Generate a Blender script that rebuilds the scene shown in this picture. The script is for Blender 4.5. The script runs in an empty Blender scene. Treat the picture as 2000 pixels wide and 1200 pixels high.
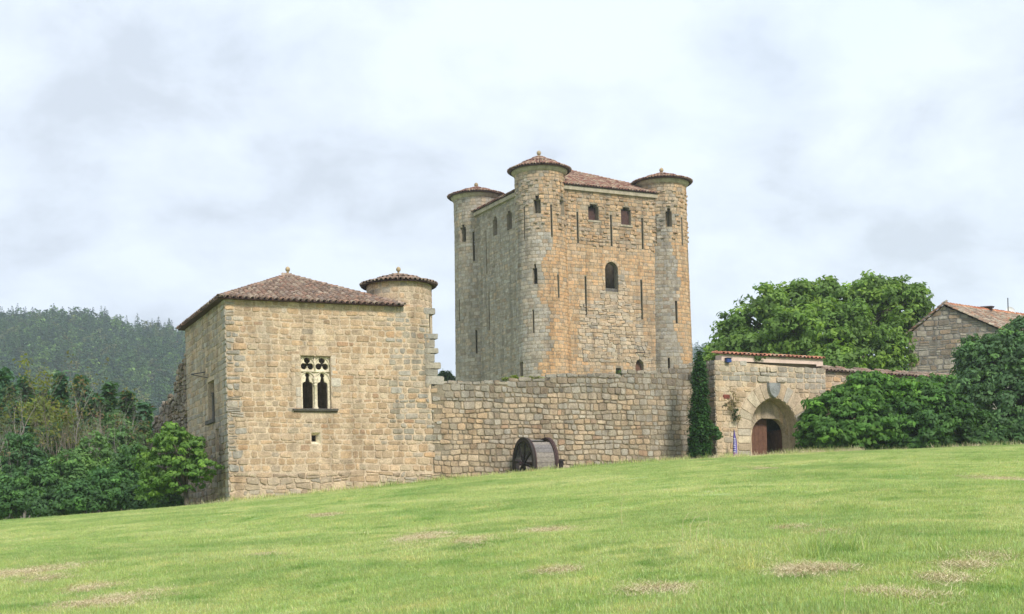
import bpy, bmesh, math, random
import numpy as np
from mathutils import Vector, Matrix
from mathutils.geometry import tessellate_polygon
R = math.radians
S = bpy.context.scene
COL = S.collection
# ------------------------------------------------------------------ camera, light, exposure
FPX, HX, HY, ROLL = 2750.0, 1000.0, 1040.0, 0.025          # focal length (px of a 2000 px wide frame), horizon point
cam_d = bpy.data.cameras.new('camera'); cam = bpy.data.objects.new('camera', cam_d); COL.objects.link(cam)
cam_d.sensor_width = 36; cam_d.lens = 36*FPX/2000; cam_d.shift_y = (HY-600)/2000
cam_d.clip_end = 9000; cam_d.clip_start = .1
cr, sr = math.cos(ROLL), math.sin(ROLL)
cam.matrix_world = Matrix(((cr, sr, 0, 0), (0, 0, -1, 0), (-sr, cr, 0, 0), (0, 0, 0, 1)))
S.camera = cam
S.view_settings.view_transform = 'Standard'; S.view_settings.look = 'None'
S.view_settings.gamma = 1; S.view_settings.use_curve_mapping = False
S.view_settings.exposure = 1.0
S.cycles.volume_bounces = 1; S.cycles.max_bounces = 8; S.cycles.diffuse_bounces = 3
S.cycles.transparent_max_bounces = 4
S.cycles.use_denoising = True

SUN_EL, SUN_AZ = R(42), R(148)       # azimuth clockwise from +Y: behind the camera, to the right
w = bpy.data.worlds.new('World'); S.world = w; w.use_nodes = True
nt = w.node_tree; nt.nodes.clear()
def nd(nt, t, **k):
    n = nt.nodes.new(t)
    for a, b in k.items(): setattr(n, a, b)
    return n
def ramp(nt, fac, stops):
    r = nd(nt, 'ShaderNodeValToRGB'); e = r.color_ramp.elements
    while len(e) < len(stops): e.new(.5)
    for i, (p, c) in enumerate(stops):
        e[i].position = p; e[i].color = (*c, 1) if len(c) == 3 else c
    nt.links.new(fac, r.inputs[0]); return r.outputs[0]
def mixc(nt, fac, a, b, mode='MIX'):
    m = nd(nt, 'ShaderNodeMix', data_type='RGBA', blend_type=mode)
    for s, v in ((m.inputs[0], fac), (m.inputs[6], a), (m.inputs[7], b)):
        if isinstance(v, (float, int)): s.default_value = v
        elif isinstance(v, tuple): s.default_value = (*v, 1)
        else: nt.links.new(v, s)
    return m.outputs[2]
def mth(nt, op, a, b=None, c=None):
    m = nd(nt, 'ShaderNodeMath', operation=op)
    for i, v in enumerate((a, b, c)):
        if v is None: continue
        if isinstance(v, (float, int)): m.inputs[i].default_value = v
        else: nt.links.new(v, m.inputs[i])
    return m.outputs[0]
def noise(nt, vec, scale, detail=4, rough=.55, dist=0, dim='3D'):
    n = nd(nt, 'ShaderNodeTexNoise', noise_dimensions=dim)
    n.inputs['Scale'].default_value = scale; n.inputs['Detail'].default_value = detail
    n.inputs['Roughness'].default_value = rough; n.inputs['Distortion'].default_value = dist
    if vec is not None: nt.links.new(vec, n.inputs['Vector'])
    return n.outputs[0]
sky = nd(nt, 'ShaderNodeTexSky', sky_type='NISHITA'); sky.sun_disc = False
sky.sun_elevation = SUN_EL; sky.sun_rotation = SUN_AZ; sky.dust_density = 2; sky.air_density = 1
tc = nd(nt, 'ShaderNodeTexCoord'); sx = nd(nt, 'ShaderNodeSeparateXYZ'); nt.links.new(tc.outputs['Generated'], sx.inputs[0])
zz = mth(nt, 'ADD', mth(nt, 'MAXIMUM', sx.outputs[2], 0.0), 0.42)
cx = nd(nt, 'ShaderNodeCombineXYZ')
nt.links.new(mth(nt, 'DIVIDE', sx.outputs[0], zz), cx.inputs[0]); nt.links.new(mth(nt, 'DIVIDE', sx.outputs[1], zz), cx.inputs[1])
mp = nd(nt, 'ShaderNodeMapping'); nt.links.new(cx.outputs[0], mp.inputs[0]); mp.inputs['Location'].default_value = (3.1, 1.7, 0)
n1 = noise(nt, mp.outputs[0], 2.3, 9, .56, .25)
n2 = noise(nt, mp.outputs[0], 6.5, 10, .6, .25)
n3 = noise(nt, mp.outputs[0], .7, 3, .5, 0)
white = (4.55, 5.0, 5.7); grey = (3.4, 3.75, 4.3)
shade = mth(nt, 'ADD', mth(nt, 'MULTIPLY', n1, .62), mth(nt, 'MULTIPLY', n2, .38))
cl = ramp(nt, shade, [(.41, (.0,)*3), (.47, (.5,)*3), (.56, (1,)*3)])
cc = mixc(nt, cl, grey, white)
thin = ramp(nt, n3, [(.50, (0,)*3), (.72, (.55,)*3)])
skc = mixc(nt, 1.0, sky.outputs[0], (1.0, 1.0, 1.0), 'MULTIPLY')
blue = mixc(nt, .62, skc, (4.0, 4.9, 6.1))
final = mixc(nt, thin, cc, blue)
bg = nd(nt, 'ShaderNodeBackground'); bg.inputs[1].default_value = 0.106
nt.links.new(final, bg.inputs[0]); wo = nd(nt, 'ShaderNodeOutputWorld'); nt.links.new(bg.outputs[0], wo.inputs[0])
sl = bpy.data.lights.new('sun', 'SUN'); sl.energy = 2.0; sl.angle = R(12); sl.color = (1, .94, .85)
so = bpy.data.objects.new('sun', sl); COL.objects.link(so)
sd = Vector((math.sin(SUN_AZ)*math.cos(SUN_EL), math.cos(SUN_AZ)*math.cos(SUN_EL), math.sin(SUN_EL)))
so.rotation_euler = sd.to_track_quat('Z', 'Y').to_euler(); so.location = (30, -40, 60)

# ------------------------------------------------------------------ materials
MATS = {}
def new_mat(name):
    m = bpy.data.materials.new(name); m.use_nodes = True; MATS[name] = m
    nt = m.node_tree; b = nt.nodes['Principled BSDF']; b.inputs['Specular IOR Level'].default_value = .25
    return m, nt, b
def bump(nt, b, h, strength, dist):
    bp = nd(nt, 'ShaderNodeBump'); bp.inputs['Strength'].default_value = strength; bp.inputs['Distance'].default_value = dist
    nt.links.new(h, bp.inputs['Height']); nt.links.new(bp.outputs[0], b.inputs['Normal'])
def m_stone(name, fine=1.0, base=None, bstr=.8):
    m, nt, b = new_mat(name); geo = nd(nt, 'ShaderNodeNewGeometry').outputs['Position']
    if base is None:
        at = nd(nt, 'ShaderNodeAttribute', attribute_name='Col').outputs[0]
    else:
        at = nd(nt, 'ShaderNodeRGB').outputs[0]; at.default_value = (*base, 1)
    a = noise(nt, geo, 3.3, 6, .7); c = noise(nt, geo, 17, 4, .7); big = noise(nt, geo, .45, 4, .6)
    v = ramp(nt, a, [(.3, (.72,)*3), (.7, (1.22,)*3)])
    col = mixc(nt, 1.0, at, v, 'MULTIPLY')
    v2 = ramp(nt, c, [(.30, (.66, .64, .62)), (.62, (1.14, 1.13, 1.1))])
    col = mixc(nt, 1.0, col, v2, 'MULTIPLY')
    lich = ramp(nt, big, [(.54, (0,)*3), (.70, (.28,)*3)])
    col = mixc(nt, lich, col, (.30, .29, .25))
    smp = nd(nt, 'ShaderNodeMapping'); nt.links.new(geo, smp.inputs[0]); smp.inputs['Scale'].default_value = (1, 1, .09)
    stk = noise(nt, smp.outputs[0], 1.6, 4, .6)
    col = mixc(nt, 1.0, col, ramp(nt, stk, [(.36, (.74, .73, .72)), (.52, (1, 1, 1))]), 'MULTIPLY')
    nt.links.new(col, b.inputs['Base Color']); b.inputs['Roughness'].default_value = .92
    h = mth(nt, 'ADD', mth(nt, 'MULTIPLY', noise(nt, geo, 6, 6, .7), .7), mth(nt, 'MULTIPLY', noise(nt, geo, 26, 3, .7), .3))
    bump(nt, b, h, bstr, .06*fine)
    return m
m_stone('stone'); m_stone('mortar_buff', 1, (.57, .455, .33)); m_stone('mortar_dark', 1, (.24, .195, .135)); m_stone('keep_trim', 1, (.42, .37, .28), .4)
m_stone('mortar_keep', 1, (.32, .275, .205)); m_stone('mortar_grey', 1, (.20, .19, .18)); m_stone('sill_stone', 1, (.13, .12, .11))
m_stone('carved_stone', .3, (.74, .66, .50), .4); m_stone('shield_stone', 1, (.27, .28, .28)); m_stone('ball_stone', .4, (.42, .33, .20))
def m_attr(name, rough=.8, attr=True, base=(.1, .1, .1), amp=.3, scale=20, bstr=.4):
    m, nt, b = new_mat(name); geo = nd(nt, 'ShaderNodeNewGeometry').outputs['Position']
    if attr: c = nd(nt, 'ShaderNodeAttribute', attribute_name='Col').outputs[0]
    else:
        c = nd(nt, 'ShaderNodeRGB').outputs[0]; c.default_value = (*base, 1)
    n = noise(nt, geo, scale, 4, .65)
    c = mixc(nt, 1.0, c, ramp(nt, n, [(.3, (1-amp,)*3), (.7, (1+amp,)*3)]), 'MULTIPLY')
    nt.links.new(c, b.inputs['Base Color']); b.inputs['Roughness'].default_value = rough
    bump(nt, b, n, bstr, .02)
    return m
m_attr('tile', .85, amp=.35, scale=9)
m_attr('tile_base', .9, False, (.085, .05, .04)); m_attr('pink_render', .9, False, (.62, .47, .40), .12, 3)
m_attr('bark', .95, amp=.35, scale=14, bstr=.8)
m_attr('old_wood', .9, False, (.235, .205, .18), .35, 12); m_attr('dark_wood', .85, False, (.035, .028, .027), .4, 12)
m_attr('old_wood_dark', .9, False, (.17, .155, .15), .35, 12); m_attr('rust_iron', .8, False, (.065, .038, .036), .4, 10); m_attr('door_wood', .75, False, (.15, .075, .05), .25, 6)
m_attr('black_metal', .5, False, (.02, .02, .02), .2, 8); m_attr('blue_metal', .5, False, (.03, .06, .2), .2, 8)
m_attr('white_dish', .5, False, (.7, .72, .72), .1, 4); m_attr('shadow_floor', .9, False, (.05, .045, .04), .1, 4)
m_attr('shutter_wood', .85, False, (.075, .04, .035), .3, 6)
def m_leaf(name, hue=1.0, trans=.35, pos_var=True):
    m, nt, b = new_mat(name)
    c = nd(nt, 'ShaderNodeAttribute', attribute_name='Col').outputs[0]
    if pos_var:
        oi = nd(nt, 'ShaderNodeObjectInfo').outputs['Random']
        c = mixc(nt, 1.0, c, ramp(nt, oi, [(0, (.6, .72, .85)), (.5, (1, 1, 1)), (.86, (1.35, 1.35, 1.1)), (.97, (1.5, 1.4, 1.1)), (1, (2.2, .95, .95))]), 'MULTIPLY')
    b.inputs['Roughness'].default_value = .6; nt.links.new(c, b.inputs['Base Color'])
    t = nd(nt, 'ShaderNodeBsdfTranslucent'); nt.links.new(mixc(nt, 1.0, c, (1.5, 1.6, .7), 'MULTIPLY'), t.inputs[0])
    mx = nd(nt, 'ShaderNodeMixShader'); mx.inputs[0].default_value = trans
    nt.links.new(b.outputs[0], mx.inputs[1]); nt.links.new(t.outputs[0], mx.inputs[2])
    nt.links.new(mx.outputs[0], nt.nodes['Material Output'].inputs[0])
    return m
m_leaf('leaf', pos_var=False); m_leaf('forest_leaf', trans=.2)
# grass: colour changes with the place on the slope
def grass_colour(nt, straw=False):
    geo = nd(nt, 'ShaderNodeNewGeometry').outputs['Position']
    mp = nd(nt, 'ShaderNodeMapping'); nt.links.new(geo, mp.inputs[0]); mp.inputs['Scale'].default_value = (1, 1, .2)
    a = noise(nt, mp.outputs[0], .16, 5, .6); b_ = noise(nt, mp.outputs[0], .9, 5, .65)
    c = ramp(nt, a, [(.36, (.285, .385, .135)), (.5, (.375, .455, .175)), (.62, (.47, .51, .24))])
    c = mixc(nt, ramp(nt, b_, [(.34, (.85,)*3), (.47, (0,)*3)]), c, (.21, .335, .09))
    c = mixc(nt, ramp(nt, b_, [(.55, (0,)*3), (.70, (.75,)*3)]), c, (.53, .52, .25))
    return c
m, nt, b = new_mat('grass')
c = grass_colour(nt); at = nd(nt, 'ShaderNodeAttribute', attribute_name='Col').outputs[0]
c = mixc(nt, 1.0, c, at, 'MULTIPLY'); nt.links.new(c, b.inputs['Base Color']); b.inputs['Roughness'].default_value = .5
t = nd(nt, 'ShaderNodeBsdfTranslucent'); nt.links.new(mixc(nt, 1.0, c, (1.5, 1.5, .8), 'MULTIPLY'), t.inputs[0])
mx = nd(nt, 'ShaderNodeMixShader'); mx.inputs[0].default_value = .4
nt.links.new(b.outputs[0], mx.inputs[1]); nt.links.new(t.outputs[0], mx.inputs[2]); nt.links.new(mx.outputs[0], nt.nodes['Material Output'].inputs[0])
m, nt, b = new_mat('turf')
c = grass_colour(nt); dry = nd(nt, 'ShaderNodeAttribute', attribute_name='dry').outputs[2]
c = mixc(nt, 1.0, c, (.8, .84, .75), 'MULTIPLY'); c = mixc(nt, dry, c, (.52, .47, .27))
nt.links.new(c, b.inputs['Base Color']); b.inputs['Roughness'].default_value = .95
m_attr('straw', .8, amp=.2, scale=30)
m_attr('hill_soil', .95, False, (.03, .05, .025), .4, .05)

# ------------------------------------------------------------------ helpers
def mesh_obj(name, verts, faces, mat, parent=None, cols=None, smooth=False):
    me = bpy.data.meshes.new(name); me.from_pydata([tuple(v) for v in verts], [], faces)
    if cols is not None:
        a = me.color_attributes.new('Col', 'FLOAT_COLOR', 'POINT')
        arr = np.ones((len(verts), 4), np.float32); arr[:, :3] = np.asarray(cols, np.float32).reshape(-1, 3); a.data.foreach_set('color', arr.ravel())
    if smooth: me.polygons.foreach_set('use_smooth', [True]*len(me.polygons))
    me.materials.append(MATS[mat]); o = bpy.data.objects.new(name, me); COL.objects.link(o)
    if parent is not None: o.parent = parent
    return o
def tag(o, label=None, cat=None, group=None, kind=None):
    for k, v in (('label', label), ('category', cat), ('group', group), ('kind', kind)):
        if v: o[k] = v
    return o
def empty(name, loc, rz=0, **k):
    o = bpy.data.objects.new(name, None); COL.objects.link(o); o.location = loc; o.rotation_euler = (0, 0, rz); o.empty_display_size = .3
    bpy_mw = None
    return tag(o, **k)
class MB:
    def __init__(s): s.v = []; s.f = []; s.c = []
    def add(s, vs, fs, c=None):
        n = len(s.v); s.v += [tuple(v) for v in vs]; s.f += [tuple(i+n for i in f) for f in fs]
        if c is not None: s.c += [c]*len(vs)
        return s
    def box(s, x0, x1, y0, y1, z0, z1, c=None):
        return s.add([(x, y, z) for z in (z0, z1) for y in (y0, y1) for x in (x0, x1)], [(0, 2, 3, 1), (4, 5, 7, 6), (0, 1, 5, 4), (2, 6, 7, 3), (0, 4, 6, 2), (1, 3, 7, 5)], c)
    def tube(s, pts, rad, seg=6, c=None, cap=True):
        pts = [Vector(p) for p in pts]; rings = []; vs = []; fs = []
        if not hasattr(rad, '__len__'): rad = [rad]*len(pts)
        for i, p in enumerate(pts):
            t = (pts[min(i+1, len(pts)-1)]-pts[max(i-1, 0)])
            if t.length < 1e-6: t = Vector((0, 0, 1))
            t.normalize(); a = t.cross(Vector((.31, .95, .05)));
            if a.length < .2: a = t.cross(Vector((1, 0, 0)))
            a.normalize(); b = t.cross(a)
            for k in range(seg):
                q = 2*math.pi*k/seg; vs.append(p+(a*math.cos(q)+b*math.sin(q))*rad[i])
        for i in range(len(pts)-1):
            for k in range(seg):
                k2 = (k+1) % seg; fs.append((i*seg+k, i*seg+k2, (i+1)*seg+k2, (i+1)*seg+k))
        if cap: fs.append(tuple(range(seg))[::-1]); fs.append(tuple((len(pts)-1)*seg+k for k in range(seg)))
        return s.add(vs, fs, c)
    def lathe(s, cx, cy, prof, seg=24, c=None):
        vs = []; fs = []
        for (r, z) in prof:
            for k in range(seg): q = 2*math.pi*k/seg; vs.append((cx+r*math.cos(q), cy+r*math.sin(q), z))
        for i in range(len(prof)-1):
            for k in range(seg):
                k2 = (k+1) % seg; fs.append((i*seg+k, i*seg+k2, (i+1)*seg+k2, (i+1)*seg+k))
        return s.add(vs, fs, c)
    def build(s, name, mat, parent=None, smooth=False):
        return mesh_obj(name, s.v, s.f, mat, parent, s.c if s.c else None, smooth)
def ray(px, py):
    a = (px-HX)/FPX; b = (HY-py)/FPX
    return a*cr+b*sr, -a*sr+b*cr                     # X/Y, Z/Y of the line of sight, used to survey real planes
def at(px, py, Y):
    A, B = ray(px, py); return Vector((A*Y, Y, B*Y))
class Frame:                                          # a building's own axes: x along its right-hand face, y into it
    def __init__(s, X0, Y0, ang):
        s.X0, s.Y0, s.a = X0, Y0, ang; s.c, s.s = math.cos(ang), math.sin(ang)
    def right(s, px, py, y=0.0):                      # survey a mark on the plane local y = const -> (x, z)
        A, B = ray(px, py); X0 = s.X0-s.s*y; Y0 = s.Y0+s.c*y
        u = (A*Y0-X0)/(s.c-A*s.s); return u, B*(Y0+u*s.s)
    def left(s, px, py, x=0.0):                       # on the plane local x = const -> (y, z)
        A, B = ray(px, py); X0 = s.X0+s.c*x; Y0 = s.Y0+s.s*x
        u = (X0-A*Y0)/(A*s.c+s.s); return u, B*(Y0+u*s.c)
    def w(s, x, y): return s.X0+s.c*x-s.s*y, s.Y0+s.s*x+s.c*y
def plate(name, outline, holes, M, depth, mat, parent, back=False):
    """wall face in (u,z) with real openings whose reveals run DEPTH inwards; M(u,z,d) d outwards"""
    polys = [outline]+holes; pts = [p for q in polys for p in q]
    tris = tessellate_polygon([[Vector((p[0], p[1], 0)) for p in q] for q in polys])
    vs = [M(p[0], p[1], 0) for p in pts]; fs = [tuple(t) for t in tris]
    n = len(vs)
    if back: vs += [M(p[0], p[1], -depth) for p in pts]; fs += [tuple(i+n for i in t[::-1]) for t in tris]
    for k, q in enumerate(polys):
        if k == 0 and not back: continue
        b = len(vs); m = len(q)
        vs += [M(p[0], p[1], 0) for p in q]+[M(p[0], p[1], -depth) for p in q]
        fs += [(b+i, b+(i+1) % m, b+m+(i+1) % m, b+m+i) for i in range(m)]
    return mesh_obj(name, vs, fs, mat, parent)
def rect(u0, u1, z0, z1): return [(u0, z0), (u1, z0), (u1, z1), (u0, z1)]
def parch(uc, h, zs, rise, n=10):                     # pointed arch, left spring to right spring
    Rr = (h*h+rise*rise)/(2*h); out = []
    a1 = math.asin(min(1, rise/Rr))
    for i in range(n+1):
        t = a1*i/n; out.append((uc-h+Rr-Rr*math.cos(t), zs+Rr*math.sin(t)))
    return out+[(2*uc-u, z) for (u, z) in out[-2::-1]]
def arch_hole(uc, h, z0, zs, rise, n=8): return [(uc+h, z0), (uc-h, z0)][::1]+parch(uc, h, zs, rise, n)
def span(poly, za, zb):                               # u-extent of a polygon between two heights
    us = []
    for i in range(len(poly)):
        (u0, z0), (u1, z1) = poly[i], poly[(i+1) % len(poly)]
        for zq in (za, zb, (za+zb)/2):
            if (z0-zq)*(z1-zq) < 0: us.append(u0+(u1-u0)*(zq-z0)/(z1-z0))
        for (u, z) in ((u0, z0), (u1, z1)):
            if za <= z <= zb: us.append(u)
    return (min(us), max(us)) if us else None
# ---- stones
class Stones:
    def __init__(s): s.items = []                     # (weight, verts, faces, colour)
    def stone(s, M, q, gap, proud, col, rng, jit=.012, weight=None, bulge=1.0):
        (a, b, c, d) = q                              # corners lower-left, lower-right, upper-right, upper-left in (u,z)
        cu = sum(p[0] for p in q)/4; cz = sum(p[1] for p in q)/4
        def sh(p, k):
            du, dz = p[0]-cu, p[1]-cz; L = max(1e-6, math.hypot(du, dz)); return (p[0]-k*(1 if du > 0 else -1), p[1]-k*(1 if dz > 0 else -1))
        base = [sh(p, gap/2) for p in q]; w_ = min(abs(b[0]-a[0]), abs(d[1]-a[1])); ch = min(.07, w_*.2)
        ring = []
        for i in range(4):
            p, pr, nx = base[i], base[i-1], base[(i+1) % 4]
            for o in (pr, nx):
                L = math.hypot(o[0]-p[0], o[1]-p[1])+1e-6; k = min(.4, ch/L*rng.uniform(.5, 1.3)); ring.append((p[0]+(o[0]-p[0])*k, p[1]+(o[1]-p[1])*k))
        ring = [(u+rng.uniform(-jit, jit), z+rng.uniform(-jit, jit)) for u, z in ring]
        ins = min(.028, w_*.09)
        vs = [M(u, z, -.04) for u, z in ring]
        for u, z in ring:
            vs.append(M(u+(cu-u)/max(.05, abs(cu-u)+abs(cz-z))*ins, z+(cz-z)/max(.05, abs(cu-u)+abs(cz-z))*ins, proud*rng.uniform(.75, 1.0)))
        vs.append(M(cu+rng.uniform(-.05, .05), cz+rng.uniform(-.03, .03), proud*bulge*rng.uniform(.95, 1.2)))
        fs = [(i, (i+1) % 8, 8+(i+1) % 8, 8+i) for i in range(8)]+[(8+i, 8+(i+1) % 8, 16) for i in range(8)]
        vs = [tuple(v) for v in vs]
        A = abs((c[0]-a[0])*(d[1]-b[1])-(d[0]-b[0])*(c[1]-a[1]))/2
        s.items.append([A*(weight if weight is not None else 1), vs, fs, col])
    def build(s, parent_of, count, name='stone', rest='stonework', mat='stone'):
        s.items.sort(key=lambda t: -t[0])
        for it in s.items[:count]: mesh_obj(name, it[1], it[2], mat, it[4] if len(it) > 4 else parent_of, [it[3]]*len(it[1]), False)
        groups = {}
        for it in s.items[count:]: groups.setdefault((it[4] if len(it) > 4 else parent_of).name, []).append(it)
        for k, L in groups.items():
            mb = MB()
            for it in L: mb.add(it[1], it[2], it[3])
            o = mb.build(rest, mat, L[0][4] if len(L[0]) > 4 else parent_of, False); o['kind'] = 'stuff'
    def own(s, n0, parent):
        for it in s.items[n0:]:
            while len(it) < 5: it.append(parent)
PAL = dict(ochre=(.485, .338, .21), buff=(.52, .402, .285), grey=(.36, .33, .288), lgrey=(.45, .415, .36), orange=(.56, .335, .175), rust=(.38, .21, .125),
           brown=(.26, .18, .115), pale=(.59, .49, .35), red=(.20, .06, .045), warm=(.55, .37, .21), dark=(.15, .125, .105), olive=(.32, .28, .21))
def pick(rng, ws):
    t = rng.random()*sum(ws.values())
    for k, v in ws.items():
        t -= v
        if t <= 0: break
    m_ = [sum(PAL[q][i]*ws[q] for q in ws)/sum(ws.values()) for i in range(3)]; c = [PAL[k][i]*.5+m_[i]*.5 for i in range(3)]; f = rng.uniform(.80, 1.13); g = rng.uniform(.96, 1.04)
    return (c[0]*f*g, c[1]*f, c[2]*f/g)
def courses(st, M, u0, u1, z0, z1, holes, rng, hr, wr, colf, gap=.03, proud=.03, amp=.03, top=None, foot=None, weight=1, rub=0.0, ends=(0, 0), skip=None, rubf=None, proudf=None, gapf=None):
    z = z0; k = 0; prev = (rng.random()*6, rng.random()*6)
    def bd(zb, ph, u): return zb+amp*math.sin(u*.9+ph[0])+amp*.6*math.sin(u*2.7+ph[1])
    while z < z1-hr[0]*.4:
        h = min(rng.uniform(*hr), z1-z); nxt = (rng.random()*6, rng.random()*6) if z+h < z1-.02 else (0, 0)
        en = ends(z) if callable(ends) else ends; iv = [(u0+rng.uniform(-en[0], en[0]*.2), u1+rng.uniform(-en[1]*.2, en[1]))]
        for hp in holes:
            e = span(hp, z+.03, z+h-.03)
            if e is None: 
                continue
            new = []
            for (a, b) in iv:
                if e[1] <= a or e[0] >= b: new.append((a, b)); continue
                if e[0]-a > .08: new.append((a, e[0]-.005))
                if b-e[1] > .08: new.append((e[1]+.005, b))
            iv = new
        for (a, b) in iv:
            u = a
            while u < b-.02:
                wd = rng.uniform(*wr)
                if rng.random() < .12: wd *= .5
                if b-(u+wd) < wr[0]*.6: wd = b-u
                if wd > wr[1]*1.35: wd *= .5
                uc = u+wd/2; r_ = rub if rubf is None else rubf(uc, z+h/2)
                zl0, zl1 = bd(z, prev, u), bd(z, prev, u+wd); zh0, zh1 = bd(z+h, nxt, u), bd(z+h, nxt, u+wd)
                ok = True
                if top is not None and (zh0+zh1)/2-.12 > top(uc): ok = False
                if foot is not None and max(zh0, zh1) < foot(uc): ok = False
                if skip is not None and skip(uc, z+h/2): ok = False
                if ok:
                    j = r_*.25
                    J = lambda: rng.uniform(-j, j)
                    q = [(u+J()*h, zl0+J()*h), (u+wd+J()*h, zl1+J()*h), (u+wd+J()*h, zh1+J()*h), (u+J()*h, zh0+J()*h)]
                    pr = (proud if proudf is None else proudf(uc, z+h/2, rng))*rng.uniform(.6, 1.5); gp = gap if gapf is None else gapf(uc, z+h/2, rng)
                    if r_ > .3 and rng.random() < .35:
                        zm = [(q[0][0], (q[0][1]+q[3][1])/2), (q[1][0], (q[1][1]+q[2][1])/2)]
                        st.stone(M, [q[0], q[1], zm[1], zm[0]], gp, pr, colf(uc, z+h/2, rng), rng, .015, weight)
                        st.stone(M, [zm[0], zm[1], q[2], q[3]], gp, pr*.8, colf(uc, z+h/2, rng), rng, .015, weight)
                    else: st.stone(M, q, gp, pr, colf(uc, z+h/2, rng), rng, .012, weight)
                u += wd
        z += h; prev = nxt; k += 1
# ---- roof tiles
TP = [(.235, .165, .125), (.27, .195, .15), (.31, .245, .19), (.19, .135, .105), (.27, .17, .125), (.22, .17, .14)]
TK = [(.25, .13, .095), (.29, .17, .125), (.19, .09, .07), (.34, .26, .20), (.37, .27, .19), (.25, .16, .12)]
class Tiles:
    def __init__(s): s.items = []
    def tile(s, p, along, up, wdt, ln, col, rng):     # one cover tile: half pipe, open lower end with thickness
        n = along.cross(up).normalized(); vs = []; p = p+n*rng.uniform(0, .02); th = .022
        along = (along+up*rng.uniform(-.05, .05)).normalized()
        for (t, rr, lift) in ((0, wdt*.5, .045), (ln, wdt*.42, .012)):
            for k in range(6):
                q = math.pi*k/5; vs.append(p+up*t+along*(-math.cos(q)*rr)+n*(math.sin(q)*rr*1.05+lift))
        for k in range(6):
            q = math.pi*k/5; rr = wdt*.5-th; vs.append(p+along*(-math.cos(q)*rr)+n*(math.sin(q)*rr*1.05+.045-th*.3))
        fs = [(k, k+1, 7+k, 6+k) for k in range(5)]+[(k+1, k, 12+k, 13+k) for k in range(5)]
        s.items.append((p, vs, fs, col))
    def slope(s, poly, A, B, pal, rng, pitch=.285, ln=.42, row=.33):
        A = Vector(A); B = Vector(B); al = (B-A).normalized(); P = [Vector(p) for p in poly]
        nrm = Vector((0, 0, 0))
        for i in range(len(P)): nrm += P[i].cross(P[(i+1) % len(P)])
        nrm.normalize()
        if nrm.z < 0: nrm = -nrm
        up = nrm.cross(al).normalized()
        if up.z < 0: up = -up; 
        loc = [((p-A).dot(al), (p-A).dot(up)) for p in P]
        al2 = al if al.cross(up).z > 0 else -al
        umin, umax = min(p[0] for p in loc), max(p[0] for p in loc); vmax = max(p[1] for p in loc)
        nu = int((umax-umin)/pitch); 
        for r_ in range(int(vmax/row)+1):
            for c_ in range(nu+1):
                u = umin+(c_+.5)*pitch+rng.uniform(-.012, .012); v = r_*row-.03+rng.uniform(-.02, .02)
                ins = False; j = len(loc)-1; vt = max(v+.12, .02)
                for i in range(len(loc)):
                    if (loc[i][1] > vt) != (loc[j][1] > vt) and u < (loc[j][0]-loc[i][0])*(vt-loc[i][1])/(loc[j][1]-loc[i][1])+loc[i][0]: ins = not ins
                    j = i
                if ins:
                    c = pal[int(rng.random()*len(pal))]; f = rng.uniform(.8, 1.2)
                    s.tile(A+al*u+up*v, al2, up, pitch*.80, ln, tuple(x*f for x in c), rng)
    def line(s, A, B, pal, rng, wdt=.26, row=.34):    # hip or ridge
        A = Vector(A); B = Vector(B); d = (B-A); L = d.length; d.normalize(); al = d.cross(Vector((0, 0, 1))).normalized()
        for i in range(int(L/row)+1):
            c = pal[int(rng.random()*len(pal))]; f = rng.uniform(.8, 1.2)
            s.tile(A+d*(i*row), al, d, wdt, .42, tuple(x*f for x in c), rng)
    def cone(s, cx, cy, r0, z0, ztop, pal, rng, pitch=.235, row=.3):
        ap = Vector((cx, cy, ztop)); Ls = math.hypot(r0, ztop-z0); nr = int(Ls/row)
        for k in range(nr):
            f0 = 1-k*row/Ls
            n0 = int(2*math.pi*r0/pitch)
            n = n0 if f0 > .55 else (n0//2 if f0 > .27 else n0//4)
            for i in range(n):
                q = 2*math.pi*(i+.25)/n+rng.uniform(-.01, .01); dr = Vector((math.cos(q), math.sin(q), 0))
                p = Vector((cx, cy, z0))+dr*r0; up = (ap-p).normalized(); al = up.cross(Vector((0, 0, 1))); al = Vector((-dr.y, dr.x, 0)); al = al if al.cross(up).z > 0 else -al
                c = pal[int(rng.random()*len(pal))]; f = rng.uniform(.8, 1.2)
                s.tile(p+up*(k*row-.03), al, up, min(.34, 2*math.pi*r0*f0/n*.84), row+.1, tuple(x*f for x in c), rng)
    def build(s, root, parent, count, camw):
        # root: matrix of the thing; nearest tiles to the camera come first
        s.items.sort(key=lambda t: (root @ t[0]).y)
        for it in s.items[:count]: mesh_obj('roof_tile', it[1], it[2], 'tile', parent, [it[3]]*len(it[1]), True)
        mb = MB()
        for it in s.items[count:]: mb.add(it[1], it[2], it[3])
        if mb.v: mb.build('tiling', 'tile', parent, True)['kind'] = 'stuff'
def poly3(name, pts, mat, parent, faces=None):
    return mesh_obj(name, pts, faces or [tuple(range(len(pts)))], mat, parent)
def finial(parent, cx, cy, z, h, r, name='finial'):
    prof = [(r*1.5, z-.05), (r*1.5, z+.12*h), (r*.9, z+.16*h), (r*.42, z+.25*h), (r*.38, z+.45*h), (r*.6, z+.48*h), (r*.45, z+.53*h)]
    zc = z+h-r*1.15
    for i in range(1, 9): q = -math.pi/2+math.pi*i/9; prof.append((r*math.cos(q), zc+r*math.sin(q)*1.05))
    prof.append((.02, z+h))
    return MB().lathe(cx, cy, prof, 14).build(name, 'ball_stone', parent, True)
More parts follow.
